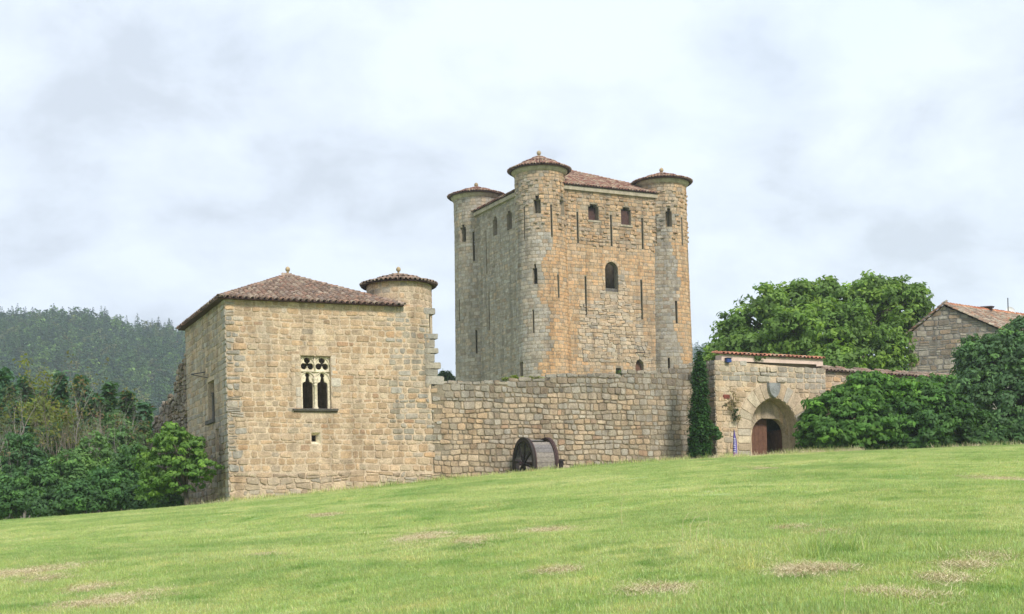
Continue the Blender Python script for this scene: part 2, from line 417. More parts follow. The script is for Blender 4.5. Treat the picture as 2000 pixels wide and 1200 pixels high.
# ---- vegetation
def leaf_mesh(P, Nn, size, colr, rng, aspect=.5):
    n = len(P); t = rng.normal(size=(n, 3)); t -= (t*Nn).sum(1)[:, None]*Nn; t /= np.linalg.norm(t, axis=1)[:, None]+1e-9
    b = np.cross(Nn, t); s = size[:, None]
    V = np.empty((n, 4, 3)); V[:, 0] = P-t*s; V[:, 1] = P+b*s*aspect-t*s*.05+Nn*s*.12; V[:, 2] = P+t*s*.95-Nn*s*.15; V[:, 3] = P-b*s*aspect-t*s*.05+Nn*s*.12
    return V.reshape(-1, 3), np.repeat(colr, 4, axis=0)
def quads_obj(name, V, C, mat, parent=None, link=True):
    n = len(V)//4; me = bpy.data.meshes.new(name); me.vertices.add(len(V)); me.vertices.foreach_set('co', V.astype(np.float32).ravel())
    me.loops.add(n*4); me.loops.foreach_set('vertex_index', np.arange(n*4, dtype=np.int32)); me.polygons.add(n)
    me.polygons.foreach_set('loop_start', np.arange(0, n*4, 4, dtype=np.int32))
    a = me.color_attributes.new('Col', 'FLOAT_COLOR', 'POINT'); cc_ = np.ones((n*4, 4), np.float32); cc_[:, :3] = C; a.data.foreach_set('color', cc_.ravel())
    me.update(); me.validate(); me.materials.append(MATS[mat]); o = bpy.data.objects.new(name, me)
    if link: COL.objects.link(o)
    if parent is not None: o.parent = parent
    return o
def clumps(blobs, ncl, nleaf, crad, lsize, base, rng, up=.5, shell=(.62, 1.20), colvar=.3, light=(1.5, 1.4, 1.1), flat=.6):
    """leaf clumps spread over the outer volume of a set of ellipsoids"""
    blobs = np.array(blobs, float); vol = (blobs[:, 3]*blobs[:, 4]*blobs[:, 5])**(2/3); pr = vol/vol.sum()
    idx = rng.choice(len(blobs), ncl, p=pr); d = rng.normal(size=(ncl, 3)); d /= np.linalg.norm(d, axis=1)[:, None]
    rr = rng.uniform(*shell, size=ncl)[:, None]; Cc = blobs[idx, :3]+d*blobs[idx, 3:6]*rr
    # drop most clumps buried inside another blob
    keep = np.ones(ncl, bool)
    for bl in blobs:
        q = (((Cc-bl[:3])/bl[3:6])**2).sum(1); keep &= ~((q < .6) & (rng.random(ncl) < .8))
    Cc = Cc[keep]; d = d[keep]; n = len(Cc)
    cr_ = crad*rng.uniform(.6, 1.35, size=n); g = rng.normal(size=(n, nleaf, 3))
    g *= (rng.random((n, nleaf, 1))**.33)/(np.linalg.norm(g, axis=2)[:, :, None]+1e-9)
    g[:, :, 2] *= flat
    P = Cc[:, None]+g*cr_[:, None, None]
    N = g*1.0+np.array([0, 0, up])+d[:, None]*.45+rng.normal(size=g.shape)*.45; N /= np.linalg.norm(N, axis=2)[:, :, None]
    f = rng.uniform(1-colvar, 1+colvar, size=(n, 1, 1))*rng.uniform(.8, 1.2, size=(n, nleaf, 1))
    li = (rng.random((n, 1, 1)) < .4)*rng.random((n, 1, 1))
    Cl = np.array(base)*f*(1+(np.array(light)-1)*li)
    sz = lsize*rng.uniform(.65, 1.3, size=n*nleaf)
    return leaf_mesh(P.reshape(-1, 3), N.reshape(-1, 3), sz, Cl.reshape(-1, 3), rng)
def branches(mb, p, d, L, r, depth, rng, col, spread=.55, up=.25, out=None, seg=5, nsub=4):
    pts = [p]; rad = [r]; q = p.copy(); dd = d.copy(); n = 4 if depth > 1 else 3
    for i in range(n):
        dd = (dd+Vector((rng.uniform(-.16, .16), rng.uniform(-.16, .16), rng.uniform(-.05, .12)))).normalized(); q = q+dd*(L/n); pts.append(q.copy()); rad.append(r*(1-.65*(i+1)/n))
    mb.tube(pts, rad, seg if depth > 1 else 3, col, cap=False)
    if out is not None and depth <= 1: out.append(q.copy())
    if depth > 0:
        for k in range(nsub):
            t = rng.uniform(.3, 1.0); i = min(n-1, int(t*n)); pp = pts[i].lerp(pts[i+1], t*n-i)
            v = Vector((rng.uniform(-1, 1), rng.uniform(-1, 1), rng.uniform(-.2, .6)+up)).normalized()
            nd_ = (dd*(1-spread)+v*spread).normalized(); branches(mb, pp, nd_, L*rng.uniform(.45, .68), rad[i]*.6, depth-1, rng, col, spread, up, out, seg, nsub)
def instancer(name, pts, rot, scl, sources, **tags):
    """points that carry copies of a few source tufts or trees (used only for uncountable stuff)"""
    col = bpy.data.collections.new(name+'_sources')
    for o in sources: col.objects.link(o)
    me = bpy.data.meshes.new(name); me.vertices.add(len(pts)); me.vertices.foreach_set('co', np.asarray(pts, np.float32).ravel())
    a = me.attributes.new('rot', 'FLOAT_VECTOR', 'POINT'); a.data.foreach_set('vector', np.asarray(rot, np.float32).ravel())
    a = me.attributes.new('scl', 'FLOAT_VECTOR', 'POINT'); a.data.foreach_set('vector', np.asarray(scl, np.float32).ravel())
    o = bpy.data.objects.new(name, me); COL.objects.link(o)
    ng = bpy.data.node_groups.new(name+'_nodes', 'GeometryNodeTree')
    ng.interface.new_socket('Geometry', in_out='INPUT', socket_type='NodeSocketGeometry'); ng.interface.new_socket('Geometry', in_out='OUTPUT', socket_type='NodeSocketGeometry')
    gi = ng.nodes.new('NodeGroupInput'); go = ng.nodes.new('NodeGroupOutput'); ci = ng.nodes.new('GeometryNodeCollectionInfo')
    ci.inputs['Collection'].default_value = col; ci.inputs['Separate Children'].default_value = True; ci.inputs['Reset Children'].default_value = True
    ip = ng.nodes.new('GeometryNodeInstanceOnPoints'); ip.inputs['Pick Instance'].default_value = True
    rv = ng.nodes.new('FunctionNodeRandomValue'); rv.data_type = 'INT'; rv.inputs[4].default_value = 0; rv.inputs[5].default_value = len(sources)-1
    L = ng.links.new; L(gi.outputs[0], ip.inputs['Points']); L(ci.outputs[0], ip.inputs['Instance']); L(rv.outputs[2], ip.inputs['Instance Index'])
    for nm, sk in (('rot', 'Rotation'), ('scl', 'Scale')):
        na = ng.nodes.new('GeometryNodeInputNamedAttribute'); na.data_type = 'FLOAT_VECTOR'; na.inputs[0].default_value = nm; L(na.outputs[0], ip.inputs[sk])
    L(ip.outputs[0], go.inputs[0]); md = o.modifiers.new('instances', 'NODES'); md.node_group = ng
    return tag(o, **tags)

# ------------------------------------------------------------------ terrain
CREST = [(-200, 1030, 58), (0, 1019, 59), (200, 1003, 60), (370, 989, 61), (450, 982, 62), (700, 957, 64.5), (1000, 925, 67), (1350, 897, 70.5), (1600, 885, 71.5), (2000, 869, 73), (2300, 858, 75)]
_k = np.array([ray(p, y)[0] for p, y, Y in CREST]); _e = np.array([ray(p, y)[1] for p, y, Y in CREST]); _Y = np.array([c[2] for c in CREST], float)
_kk = np.linspace(_k[0], _k[-1], 200)
def _sm(v): 
    a = np.interp(_kk, _k, v); ker = np.hanning(31); ker /= ker.sum(); return np.convolve(np.pad(a, 15, mode='edge'), ker, 'valid')
_es, _Ys = _sm(_e), _sm(_Y)
def ground(X, Y):
    X = np.asarray(X, float); Y = np.asarray(Y, float)
    k = np.clip(X/np.maximum(Y, 6.0), _kk[0], _kk[-1]); e = np.interp(k, _kk, _es); Yc = np.interp(k, _kk, _Ys)
    Yp = np.maximum(Y, 0); zc = e*Yc
    z1 = -1.6+(zc+1.6)*(np.minimum(Yp, Yc)/Yc)
    z1 = z1+.09*np.sin(X*.31+Y*.17)*np.sin(Y*.23+1)*np.clip((Yc-Y)/15, 0, 1)*np.clip(Y/15, 0, 1)+.03*np.sin(X*1.1+2)*np.sin(Y*.9+X*.3)*np.clip((Yc-Y)/10, 0, 1)
    past = np.maximum(Y-Yc, 0); leftness = np.clip((-.20-X/np.maximum(Y, 6))/.06, 0, 1)
    z2 = zc-.55*(1-np.exp(-(past/1.6)**2))+past*.012-leftness*np.minimum(past, 60)*.07-np.clip(Y-150, 0, 600)*.05
    return np.where(Y <= Yc, z1, z2)-np.clip(-Y, 0, 80)*.02
def gz(x, y): return float(ground(x, y))
def to_ground(px, py):
    A, B = ray(px, py); lo, hi = 4.0, 90.0; Ys = np.linspace(4, 80, 1500); g = ground(A*Ys, Ys); d = g-B*Ys; i = np.argmax(d > 0)
    return A*Ys[i], Ys[i]
PATCH = [(828, 1051, 46, 9), (930, 1056, 30, 6), (60, 1118, 75, 8), (95, 1131, 30, 6), (180, 1150, 40, 7), (240, 1172, 62, 11), (150, 1183, 50, 6), (1565, 1115, 50, 12), (1625, 1112, 45, 5), (1095, 1115, 35, 6), (1290, 1151, 60, 9), (1885, 1105, 50, 7), (1930, 1086, 40, 6), (1630, 1041, 60, 4), (1550, 1032, 35, 4), (1960, 938, 50, 4), (1075, 1036, 45, 4), (1490, 915, 60, 4), (1800, 1165, 30, 4), (640, 1006, 25, 3), (1720, 1160, 25, 4), (1850, 1130, 30, 4), (520, 1085, 25, 3)]
def build_patches():
    out = []
    for (px, py, wx, wy) in PATCH:
        c = to_ground(px, py); l = to_ground(px-wx, py); t = to_ground(px, py-wy); b_ = to_ground(px, py+wy)
        out.append((c[0], c[1], abs(c[0]-l[0])*.9+.05, max(.25, abs(t[1]-b_[1])*.42)))
    return np.array(out)
PT = build_patches()
def dryness(X, Y):
    d = np.zeros_like(X); wob = .25*np.sin(X*4.1+Y*2.3)+.22*np.sin(X*9.7-Y*5.1)+.15*np.sin(X*21+Y*14)
    for (cx_, cy_, rx, ry) in PT: d = np.maximum(d, np.clip(1.35-np.sqrt(((X-cx_)/rx)**2+((Y-cy_)/ry)**2)+wob, 0, 1))
    return d
xs = np.unique(np.concatenate([np.arange(-1600, -120, 80), np.arange(-120, -40, 4), np.arange(-40, 45, .3), np.arange(45, 120, 4), np.arange(120, 1700, 80)]))
ys = np.unique(np.concatenate([np.arange(-160, 0, 20), np.arange(0, 12, 1), np.arange(12, 40, .3), np.arange(40, 82, .4), np.arange(82, 200, 3), np.arange(200, 1500, 50)]))
GX, GY = np.meshgrid(xs, ys); GZ = ground(GX, GY); nx, ny = len(xs), len(ys)
me = bpy.data.meshes.new('ground'); me.vertices.add(nx*ny); me.vertices.foreach_set('co', np.stack([GX, GY, GZ], -1).astype(np.float32).ravel())
ii, jj = np.meshgrid(np.arange(nx-1), np.arange(ny-1)); q = (jj*nx+ii).ravel(); F = np.stack([q, q+1, q+nx+1, q+nx], -1).astype(np.int32)
me.loops.add(F.size); me.loops.foreach_set('vertex_index', F.ravel()); me.polygons.add(len(F)); me.polygons.foreach_set('loop_start', np.arange(0, F.size, 4, dtype=np.int32))
me.polygons.foreach_set('use_smooth', np.ones(len(F), bool)); a = me.attributes.new('dry', 'FLOAT', 'POINT'); a.data.foreach_set('value', np.clip(dryness(GX, GY)*1.1, 0, .9).astype(np.float32).ravel())
me.update(); me.validate(); me.materials.append(MATS['turf']); gr = bpy.data.objects.new('ground', me); COL.objects.link(gr); gr['kind'] = 'structure'

def hill(name, crest_px, Yr, Yf, zf, xr, yback, mat):
    kx = np.array([ray(p, y)[0]*Yr for p, y in crest_px]); kz = np.array([ray(p, y)[1]*Yr for p, y in crest_px])
    def h(X, Y):
        zr = np.interp(X*Yr/np.maximum(Y, 10)*0+X, kx, kz); t = np.clip((Y-Yf)/(Yr-Yf), 0, 1); tb = np.clip((Y-Yr)/(yback-Yr), 0, 1)
        s = t**1.12
        return zf+(zr-zf)*s*(1-.6*tb)+3.5*np.sin(X*.02+Y*.013)*np.sin(Y*.017)*t*(1-t)*4
    X_ = np.arange(xr[0], xr[1]+1, 15.); Y_ = np.arange(Yf, yback+1, 15.); gx, gy = np.meshgrid(X_, Y_); gz_ = h(gx, gy); nx, ny = len(X_), len(Y_)
    vs = np.stack([gx, gy, gz_], -1).reshape(-1, 3); fs = [(j*nx+i, j*nx+i+1, (j+1)*nx+i+1, (j+1)*nx+i) for j in range(ny-1) for i in range(nx-1)]
    o = mesh_obj(name, vs.tolist(), fs, mat, None, None, True); o['kind'] = 'structure'; return h
hl = hill('wooded_hill', [(-1500, 700), (-600, 640), (-200, 632), (0, 630), (100, 623), (200, 629), (270, 649), (330, 656), (420, 668), (560, 730), (760, 800)], 800, 260, -8, (-760, 0), 1000, 'hill_soil')
hd = hill('far_hill', [(-1500, 640), (0, 700), (500, 745), (860, 742), (900, 752), (1100, 740), (1300, 700), (1365, 686), (1400, 690), (1600, 720), (2200, 700), (3200, 680)], 1400, 900, -30, (-1300, 1500), 1600, 'hill_soil')
rs = np.random.default_rng(5)
def forest_tree(kind, rng):
    V, C = [], []
    if kind == 0:      # conifer
        lev = 9
        for i in range(lev):
            t = i/(lev-1); r_ = 2.3*(1-t)**.8+.25; z = 1.2+7.6*t; n = int(16*(1-t)+5)
            for k in range(n):
                q = rng.uniform(0, 2*math.pi); rad = r_*rng.uniform(.3, 1); P = np.array([[rad*math.cos(q), rad*math.sin(q), z-rad*.18+rng.uniform(-.3, .3)]])
                N = np.array([[math.cos(q)*.5, math.sin(q)*.5, 1]])+rng.normal(size=(1, 3))*.3; N /= np.linalg.norm(N); v, c = leaf_mesh(P, N, np.array([rng.uniform(.5, .95)*(1-.45*t)]), np.array([[.034, .072, .040]])*rng.uniform(.7, 1.3), rng, .6); V.append(v); C.append(c)
        return quads_obj('forest_conifer', np.concatenate(V), np.concatenate(C), 'forest_leaf', link=False)
    bl = [(0, 0, 3.4, 2.3, 2.3, 2.4), (1.1, .3, 4.4, 1.3, 1.3, 1.4), (-.9, -.7, 4.6, 1.3, 1.3, 1.3), (.2, .9, 2.4, 1.7, 1.6, 1.4)]
    v, c = clumps(bl, 60, 6, .6, .46, [(.050, .100, .036), (.085, .150, .045), (.095, .115, .05)][kind-1], rng)
    return quads_obj('forest_broadleaf', v, c, 'forest_leaf', link=False)
src = [forest_tree(k, rs) for k in (0, 0, 0, 1, 1, 1, 2, 2, 3)]
def scatter_forest(name, h, X, Y, s, src, **k):
    Z = h(X, Y); n = len(X); rot = np.stack([rs.normal(0, .04, n), rs.normal(0, .04, n), rs.uniform(0, 6.28, n)], -1); sc = s[:, None]*np.stack([rs.uniform(.85, 1.2, n), rs.uniform(.85, 1.2, n), rs.uniform(.8, 1.35, n)], -1)
    return instancer(name, np.stack([X, Y, Z-.5], -1), rot, sc, src, **k)
n = 13000; Y = 260+rs.random(n)**.8*560; X = rs.uniform(-.55, -.03, n)*Y*1.0; X = X
m_ = (X > -750) & (X < -5); X, Y = X[m_], Y[m_]
scatter_forest('hillside_forest', hl, X, Y, rs.uniform(.7, 1.4, len(X))*np.where(Y > 740, .8, 1.), src, kind='stuff')
n = 7000; Y = rs.uniform(1250, 1420, n); X = rs.uniform(-500, 600, n)
src2 = [forest_tree(k, rs) for k in (0, 1, 2)]
scatter_forest('far_forest', hd, X, Y, rs.uniform(.9, 1.6, n), src2, kind='stuff')

# ------------------------------------------------------------------ corner building (left)
rng = random.Random(11)
aCB = R(23.5); CB = Frame(ray(444, 780)[0]*65, 65.0, aCB)
def root_for(name, fr, **k):
    return empty(name, (fr.X0, fr.Y0, 0), fr.a, **k)
def MF(y0=0.0): return lambda u, z, d: (u, y0-d, z)          # right-hand face (outwards = -y)
def MLf(x0=0.0): return lambda u, z, d: (x0-d, u, z)         # left-hand face (outwards = -x)
bld = root_for('corner_building', CB, label='square buff stone corner building with hipped tile roof and traceried gothic window', cat='building')
eaveF = CB.right(470, 584)[1]; W1 = CB.right(846, 800)[0]; L1 = CB.left(362, 650)[0]
WR = CB.right(783, 590)[0]
print('CB', W1, L1, WR, eaveF)
zb = -.5
cw = [CB.right(px, py) for px, py in ((587, 696), (645, 696), (645, 799), (587, 799))]
wu0, wu1, wz0, wz1 = cw[0][0], cw[1][0], (cw[2][1]+cw[3][1])/2, (cw[0][1]+cw[1][1])/2
sw = [CB.right(px, py) for px, py in ((608, 845), (626, 845), (626, 868), (608, 868))]
su0, su1, sz0, sz1 = sw[0][0], sw[1][0], sw[2][1], sw[0][1]
top_r = CB.right(822, 600)[1]
holeA = rect(wu0, wu1, wz0, wz1); holeB = rect(su0, su1, sz0, sz1)
zt = [CB.right(848, y)[1] for y in (602, 650, 680, 720)]
outline = [(0, zb), (W1-.05, zb), (W1-.08, top_r-1.8), (W1-.1, top_r), (WR-.05, top_r), (WR-.05, eaveF), (0, eaveF)]
fw = plate('front_wall', outline, [holeA[::-1], holeB[::-1]], MF(), .55, 'mortar_buff', bld)
yl = [CB.left(px, py) for px, py in ((405, 741), (418, 741), (418, 818), (405, 820))]
ly0, ly1, lz0, lz1 = yl[1][0], yl[0][0], yl[2][1], yl[1][1]
y2 = [CB.left(px, py) for px, py in ((421, 839), (427.5, 839), (427.5, 882))]
l20, l21, l2z0, l2z1 = y2[1][0], y2[0][0], y2[2][1], y2[0][1]
print('left win', ly0, ly1, lz0, lz1, l20, l21, l2z0, l2z1)
holeC = rect(ly0, ly1, lz0, lz1); holeD = rect(l20, l21, l2z0, l2z1)
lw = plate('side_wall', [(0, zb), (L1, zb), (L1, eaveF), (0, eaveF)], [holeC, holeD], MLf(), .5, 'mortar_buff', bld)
mb = MB(); mb.add([(0, L1, zb), (W1-.05, L1, zb), (W1-.05, L1, eaveF), (0, L1, eaveF)], [(0, 1, 2, 3)])
mb.add([(W1-.05, 0, zb), (W1-.05, L1, zb), (W1-.05, L1, eaveF), (W1-.05, .75, eaveF), (W1-.05, .75, top_r), (W1-.05, 0, top_r)], [(0, 1, 2, 3, 4, 5)])
mb.add([(WR-.05, .75, eaveF-.02), (W1-.05, .75, eaveF-.02), (W1-.05, .75, top_r), (WR-.05, .75, top_r)], [(0, 1, 2, 3)])
mb.add([(WR-.05, 0, top_r), (W1-.05, 0, top_r), (W1-.05, .75, top_r), (WR-.05, .75, top_r)], [(0, 1, 2, 3)])
mb.add([(WR-.05, 0, eaveF), (WR-.05, .75, eaveF), (WR-.05, .75, top_r), (WR-.05, 0, top_r)], [(0, 1, 2, 3)])
mb.build('back_walls', 'mortar_buff', bld)
st = Stones()
def foot_front(fr, y=0.0):
    return lambda u: gz(*fr.w(u, y))-.35
def col_front(u, z, r):
    q = r.random()
    if u < .62 and q < .85: return pick(r, dict(lgrey=5, grey=3, buff=1))
    if u > W1-2.2 and z > top_r-6.5 and q < .6: return pick(r, dict(grey=2, olive=2, lgrey=1, buff=1))
    if z < foot_front(CB)(u)+1.5: return pick(r, dict(buff=4, pale=2, ochre=2, grey=1))
    return pick(r, dict(ochre=5.2, buff=5.5, warm=1.6, pale=1.2, lgrey=.8, orange=.35, rust=.3, brown=.25))
mb_hole = [rect(wu0-.02, wu1+.02, wz0-.22, wz1+.02), rect(su0-.02, su1+.04, sz0-.12, sz1+.05)]
wA = 1/65.**2
rubz = [CB.right(p, y)[1] for p, y in ((500, 921), (830, 921))]
def colmix(u, z): return 1 if z < rubz[0]+.1 and u < CB.right(800, 900)[0] else 0
nst = len(st.items); zJ = CB.right(860, 760)[1]
courses(st, MF(), -.02, W1-.1, rubz[0], eaveF-.02, mb_hole, rng, (.20, .33), (.30, .70), col_front, .035, .018, .035, top=None, foot=foot_front(CB), weight=1, rub=.12,
        ends=lambda z: (0, .10) if z > zJ else (0, .75), skip=lambda u, z: z > eaveF-.05, rubf=lambda u, z: .5 if u < .5 else .12, proudf=lambda u, z, r: .04 if u < .7 else (.014+.02*r.random()**3 if u < W1-3.0 or z > rubz[0]+4.5 else .032), gapf=lambda u, z, r: r.uniform(.03, .065))
courses(st, MF(), WR-.4, W1-.1, eaveF, top_r, [], rng, (.25, .34), (.3, .6), lambda u, z, r: pick(r, dict(buff=5, ochre=3, grey=1.5, rust=.4) if u < W1-.7 else dict(grey=3, brown=2, olive=2)), .03, .02, .02, rub=.3, ends=(0, .1))
courses(st, MF(), -.02, W1-.1, .3, rubz[0], [], rng, (.2, .42), (.25, .8), lambda u, z, r: pick(r, dict(buff=4, pale=2, ochre=2, grey=1.5, brown=.7)), .035, .05, .06, foot=foot_front(CB), rub=.75, ends=(0, .7))
st.own(nst, fw); n0 = len(st.items)
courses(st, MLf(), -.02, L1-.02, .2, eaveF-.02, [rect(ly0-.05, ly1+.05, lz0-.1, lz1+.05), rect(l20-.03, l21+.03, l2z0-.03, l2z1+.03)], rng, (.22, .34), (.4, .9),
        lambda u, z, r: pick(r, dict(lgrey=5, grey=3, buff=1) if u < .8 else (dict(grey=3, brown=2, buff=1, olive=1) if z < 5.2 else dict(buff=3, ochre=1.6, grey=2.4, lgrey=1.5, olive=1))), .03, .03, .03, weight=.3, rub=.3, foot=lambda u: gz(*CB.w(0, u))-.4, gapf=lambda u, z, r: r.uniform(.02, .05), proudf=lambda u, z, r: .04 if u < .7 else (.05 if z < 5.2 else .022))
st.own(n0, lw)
# stones that stick out of the broken right-hand edge
n0 = len(st.items)
for (y0, y1, xr) in ((652, 663, 856), (680, 691, 857), (708, 721, 862), (735, 752, 868), (602, 615, 851), (663, 680, 850), (691, 708, 850), (721, 735, 856)):
    a = CB.right(xr, y1); b_ = CB.right(xr, y0)
    st.stone(MF(), [(W1-.4, a[1]), (a[0], a[1]), (b_[0], b_[1]), (W1-.4, b_[1])], .02, .03, pick(rng, dict(grey=3, lgrey=2, olive=1)), rng)
    mesh_obj('broken_edge_stone', *(lambda m: (m.v, m.f))(MB().box(W1-.2, a[0]-.03, .0, .6, a[1]+.02, b_[1]-.02)), 'mortar_grey', fw)
st.own(n0, fw)
for i in range(n0, len(st.items)): st.items[i][0] += 1
st.build(bld, 290)
# gothic window with tracery
def circ(cx_, cz_, r, n=10, a0=0): return [(cx_+r*math.cos(a0+2*math.pi*i/n), cz_+r*math.sin(a0+2*math.pi*i/n)) for i in range(n)]
def trefoil(cx_, cz_, r, n=36):
    out = []; cs = [(cx_+r*.60*math.cos(q), cz_+r*.60*math.sin(q)) for q in (math.pi/2, math.pi*7/6, math.pi*11/6)]; rr = r*.50
    for i in range(n):
        q = 2*math.pi*i/n; dx, dz = math.cos(q), math.sin(q); best = 0
        for (ax, az) in cs:
            ex, ez = ax-cx_, az-cz_; b_ = dx*ex+dz*ez; disc = b_*b_-(ex*ex+ez*ez-rr*rr)
            if disc > 0: best = max(best, b_+math.sqrt(disc))
        best = max(best, r*.22); out.append((cx_+dx*best, cz_+dz*best))
    return out
def lancet(cx_, z0, zs, ztop, h):
    r = h*.46; zc = ztop-r; pts = [(cx_-h, z0), (cx_+h, z0), (cx_+h, zs-.08)]
    for i in range(5): q = math.pi*.5*i/4; pts.append((cx_+h*.45+h*.55*math.cos(q)*1.0, zs-.08+h*.5*math.sin(q)))
    for i in range(9): q = -math.pi*.30+math.pi*1.6*i/8; pts.append((cx_+r*math.cos(q), zc+r*math.sin(q)))
    for i in range(5): q = math.pi*.5+math.pi*.5*i/4; pts.append((cx_-h*.45+h*.55*math.cos(q), zs-.08+h*.5*math.sin(q)))
    pts.append((cx_-h, zs-.08)); out = []
    for p in pts:
        if not out or math.hypot(p[0]-out[-1][0], p[1]-out[-1][1]) > .004: out.append(p)
    return out
win = empty('gothic_window', (0, 0, 0), 0); win.parent = bld
fr_w = wu1-wu0; um = (wu0+wu1)/2-.01; qh = fr_w/4; zh = wz1-wz0
ztr = wz1-zh*.285
hs = []
for sgn in (-1, 1):
    hs.append(trefoil(um+sgn*qh, ztr+zh*.135, qh*.86)); hs.append(lancet(um+sgn*qh, wz0+.02, wz0+zh*.50, wz0+zh*.69, qh*.70))
plate('tracery', rect(wu0+.01, wu1-.01, wz0+.01, wz1-.01), [h[::-1] for h in hs], MF(.16), .16, 'carved_stone', win, back=True)
mb = MB()
for sgn in (-1, 1):
    c0 = um+sgn*qh
    mb.tube([(u, .13, z) for u, z in parch(c0, qh*.98, ztr-zh*.16, zh*.15, 8)], .028, 5)
    mb.tube([(u, .13, z) for u, z in parch(c0, qh*.98, ztr+zh*.12, zh*.15, 8)], .025, 5)
mb.box(wu0+.01, wu1-.01, .10, .2, ztr-.035, ztr+.03); mb.box(um-.03, um+.03, .10, .2, ztr, wz1-.01)
mb.build('moulding', 'carved_stone', win, True)
MB().lathe(um, .12, [(.13, wz0), (.13, wz0+.07), (.085, wz0+.12), (.075, wz0+.2), (.072, wz0+zh*.44), (.1, wz0+zh*.45), (.1, wz0+zh*.465), (.075, wz0+zh*.475), (.075, wz0+zh*.49), (.105, wz0+zh*.5), (.105, wz0+zh*.515), (.08, wz0+zh*.53), (.13, wz0+zh*.57), (.13, wz0+zh*.59), (.03, wz0+zh*.59)], 14).build('column', 'carved_stone', win, True)
sl_ = [CB.right(571, 800), CB.right(660, 800)]
mb = MB(); a0, a1 = sl_[0][0], sl_[1][0]
mb.add([(a0, -.16, wz0-.02), (a1, -.16, wz0-.02), (a1, .1, wz0+.03), (a0, .1, wz0+.03), (a0+.03, -.13, wz0-.1), (a1-.03, -.13, wz0-.1), (a1-.08, .0, wz0-.17), (a0+.08, .0, wz0-.17)], [(0, 1, 2, 3), (0, 4, 5, 1), (4, 7, 6, 5), (0, 3, 7, 4), (1, 5, 6, 2)])
mb.build('sill', 'sill_stone', win)
# dressed blocks round the window
n0 = len(st.items); st2 = Stones()
for i, (zz0, zz1) in enumerate([(wz0+zh*t0, wz0+zh*t1) for t0, t1 in ((0, .22), (.22, .42), (.42, .62), (.62, .82), (.82, 1.04))]):
    for sgn in (-1, 1):
        wd = rng.choice((.28, .5)); e = wu1+.0 if sgn > 0 else wu0
        q = [(e, zz0), (e+wd, zz0), (e+wd, zz1), (e, zz1)] if sgn > 0 else [(e-wd, zz0), (e, zz0), (e, zz1), (e-wd, zz1)]
        st2.stone(MF(), q, .012, .022, pick(rng, dict(pale=2, lgrey=2, buff=3)), rng, .004)
st2.stone(MF(), [(wu0-.1, wz1+.01), (um, wz1+.01), (um, wz1+.3), (wu0-.1, wz1+.3)], .012, .04, PAL['buff'], rng, .004)
st2.stone(MF(), [(um, wz1+.01), (wu1+.1, wz1+.01), (wu1+.1, wz1+.3), (um, wz1+.3)], .012, .04, PAL['buff'], rng, .004)
for it in st2.items: mesh_obj('surround_block', it[1], it[2], 'stone', win, [it[3]]*17, False)
sm = empty('small_window', (0, 0, 0), 0); sm.parent = bld
mb = MB(); t_ = .12
mb.add([(su0, 0, sz0), (su1, 0, sz0), (su1, 0, sz1), (su0, 0, sz1), (su0+.02, .3, sz0+.14), (su1-.16, .3, sz0+.14), (su1-.16, .3, sz1-.12), (su0+.02, .3, sz1-.12)], [(0, 1, 5, 4), (1, 2, 6, 5), (2, 3, 7, 6), (3, 0, 4, 7)])
mb.build('splayed_frame', 'carved_stone', sm)
# side window: two narrow lights, shaft, sill
sdw = empty('side_window', (0, 0, 0), 0); sdw.parent = bld
ym = (ly0+ly1)/2; hz = lz1-lz0; Mx = MLf(-.14)
plate('tracery', rect(ly0+.01, ly1-.01, lz0+.01, lz1-.01), [lancet(ym+s*(ly1-ly0)/4, lz0+.03, lz0+hz*.78, lz1-.1, (ly1-ly0)/4*.72) for s in (-1, 1)], lambda u, z, d: (.3-d, u, z), .12, 'sill_stone', sdw, back=True)
MB().lathe(.1, ym, [(.1, lz0), (.1, lz0+.08), (.07, lz0+.14), (.065, lz0+hz*.6), (.1, lz0+hz*.62), (.07, lz0+hz*.65), (.11, lz0+hz*.7), (.02, lz0+hz*.7)], 12).build('column', 'sill_stone', sdw, True)
MB().box(-.15, .1, ly0-.15, ly1+.15, lz0-.2, lz0-.02).build('sill', 'sill_stone', sdw)
nsl = empty('slit_window', (0, 0, 0), 0); nsl.parent = bld
MB().box(.3, .34, l20-.02, l21+.02, l2z0, l2z1).build('shutter', 'shutter_wood', nsl)
a = CB.left(402, 727); b_ = CB.left(391, 731); c_ = CB.left(406, 738.5)
br = MB().tube([(-.02, a[0], a[1]+.0), (-.5, b_[0]-.2, b_[1]-.05)], .025, 6).tube([(-.5, b_[0]-.2, b_[1]-.05), (-.02, c_[0], c_[1])], .02, 6).build('iron_bracket', 'black_metal', bld)
# roof
ov = .36; ap = (4.3, 4.95); zr = CB.right(565, 541, ap[1])[1]; ze = eaveF-.06
rx1 = WR+.05
cs = [(-ov, -ov, ze), (rx1, -ov, ze), (rx1, L1+ov, ze), (-ov, L1+ov, ze)]; top = (ap[0], ap[1], zr)
rf = mesh_obj('roof', cs+[top], [(0, 1, 4), (1, 2, 4), (2, 3, 4), (3, 0, 4), (3, 2, 1, 0)], 'tile_base', bld)
T = Tiles(); r2 = random.Random(3)
T.slope([cs[0], cs[1], top], cs[0], cs[1], TP, r2); T.slope([cs[1], cs[2], top], cs[1], cs[2], TP, r2); T.slope([cs[3], cs[0], top], cs[3], cs[0], TP, r2)
T.line(cs[0], top, TP, r2); T.line(cs[1], top, TP, r2)
T.build(Matrix.Translation((CB.X0, CB.Y0, 0)) @ Matrix.Rotation(CB.a, 4, 'Z'), rf, 300, None)
finial(bld, ap[0], ap[1], zr-.05, at(565, 521, 71.3).z-at(565, 541, 71.3).z+.05, .125)
mb = MB()
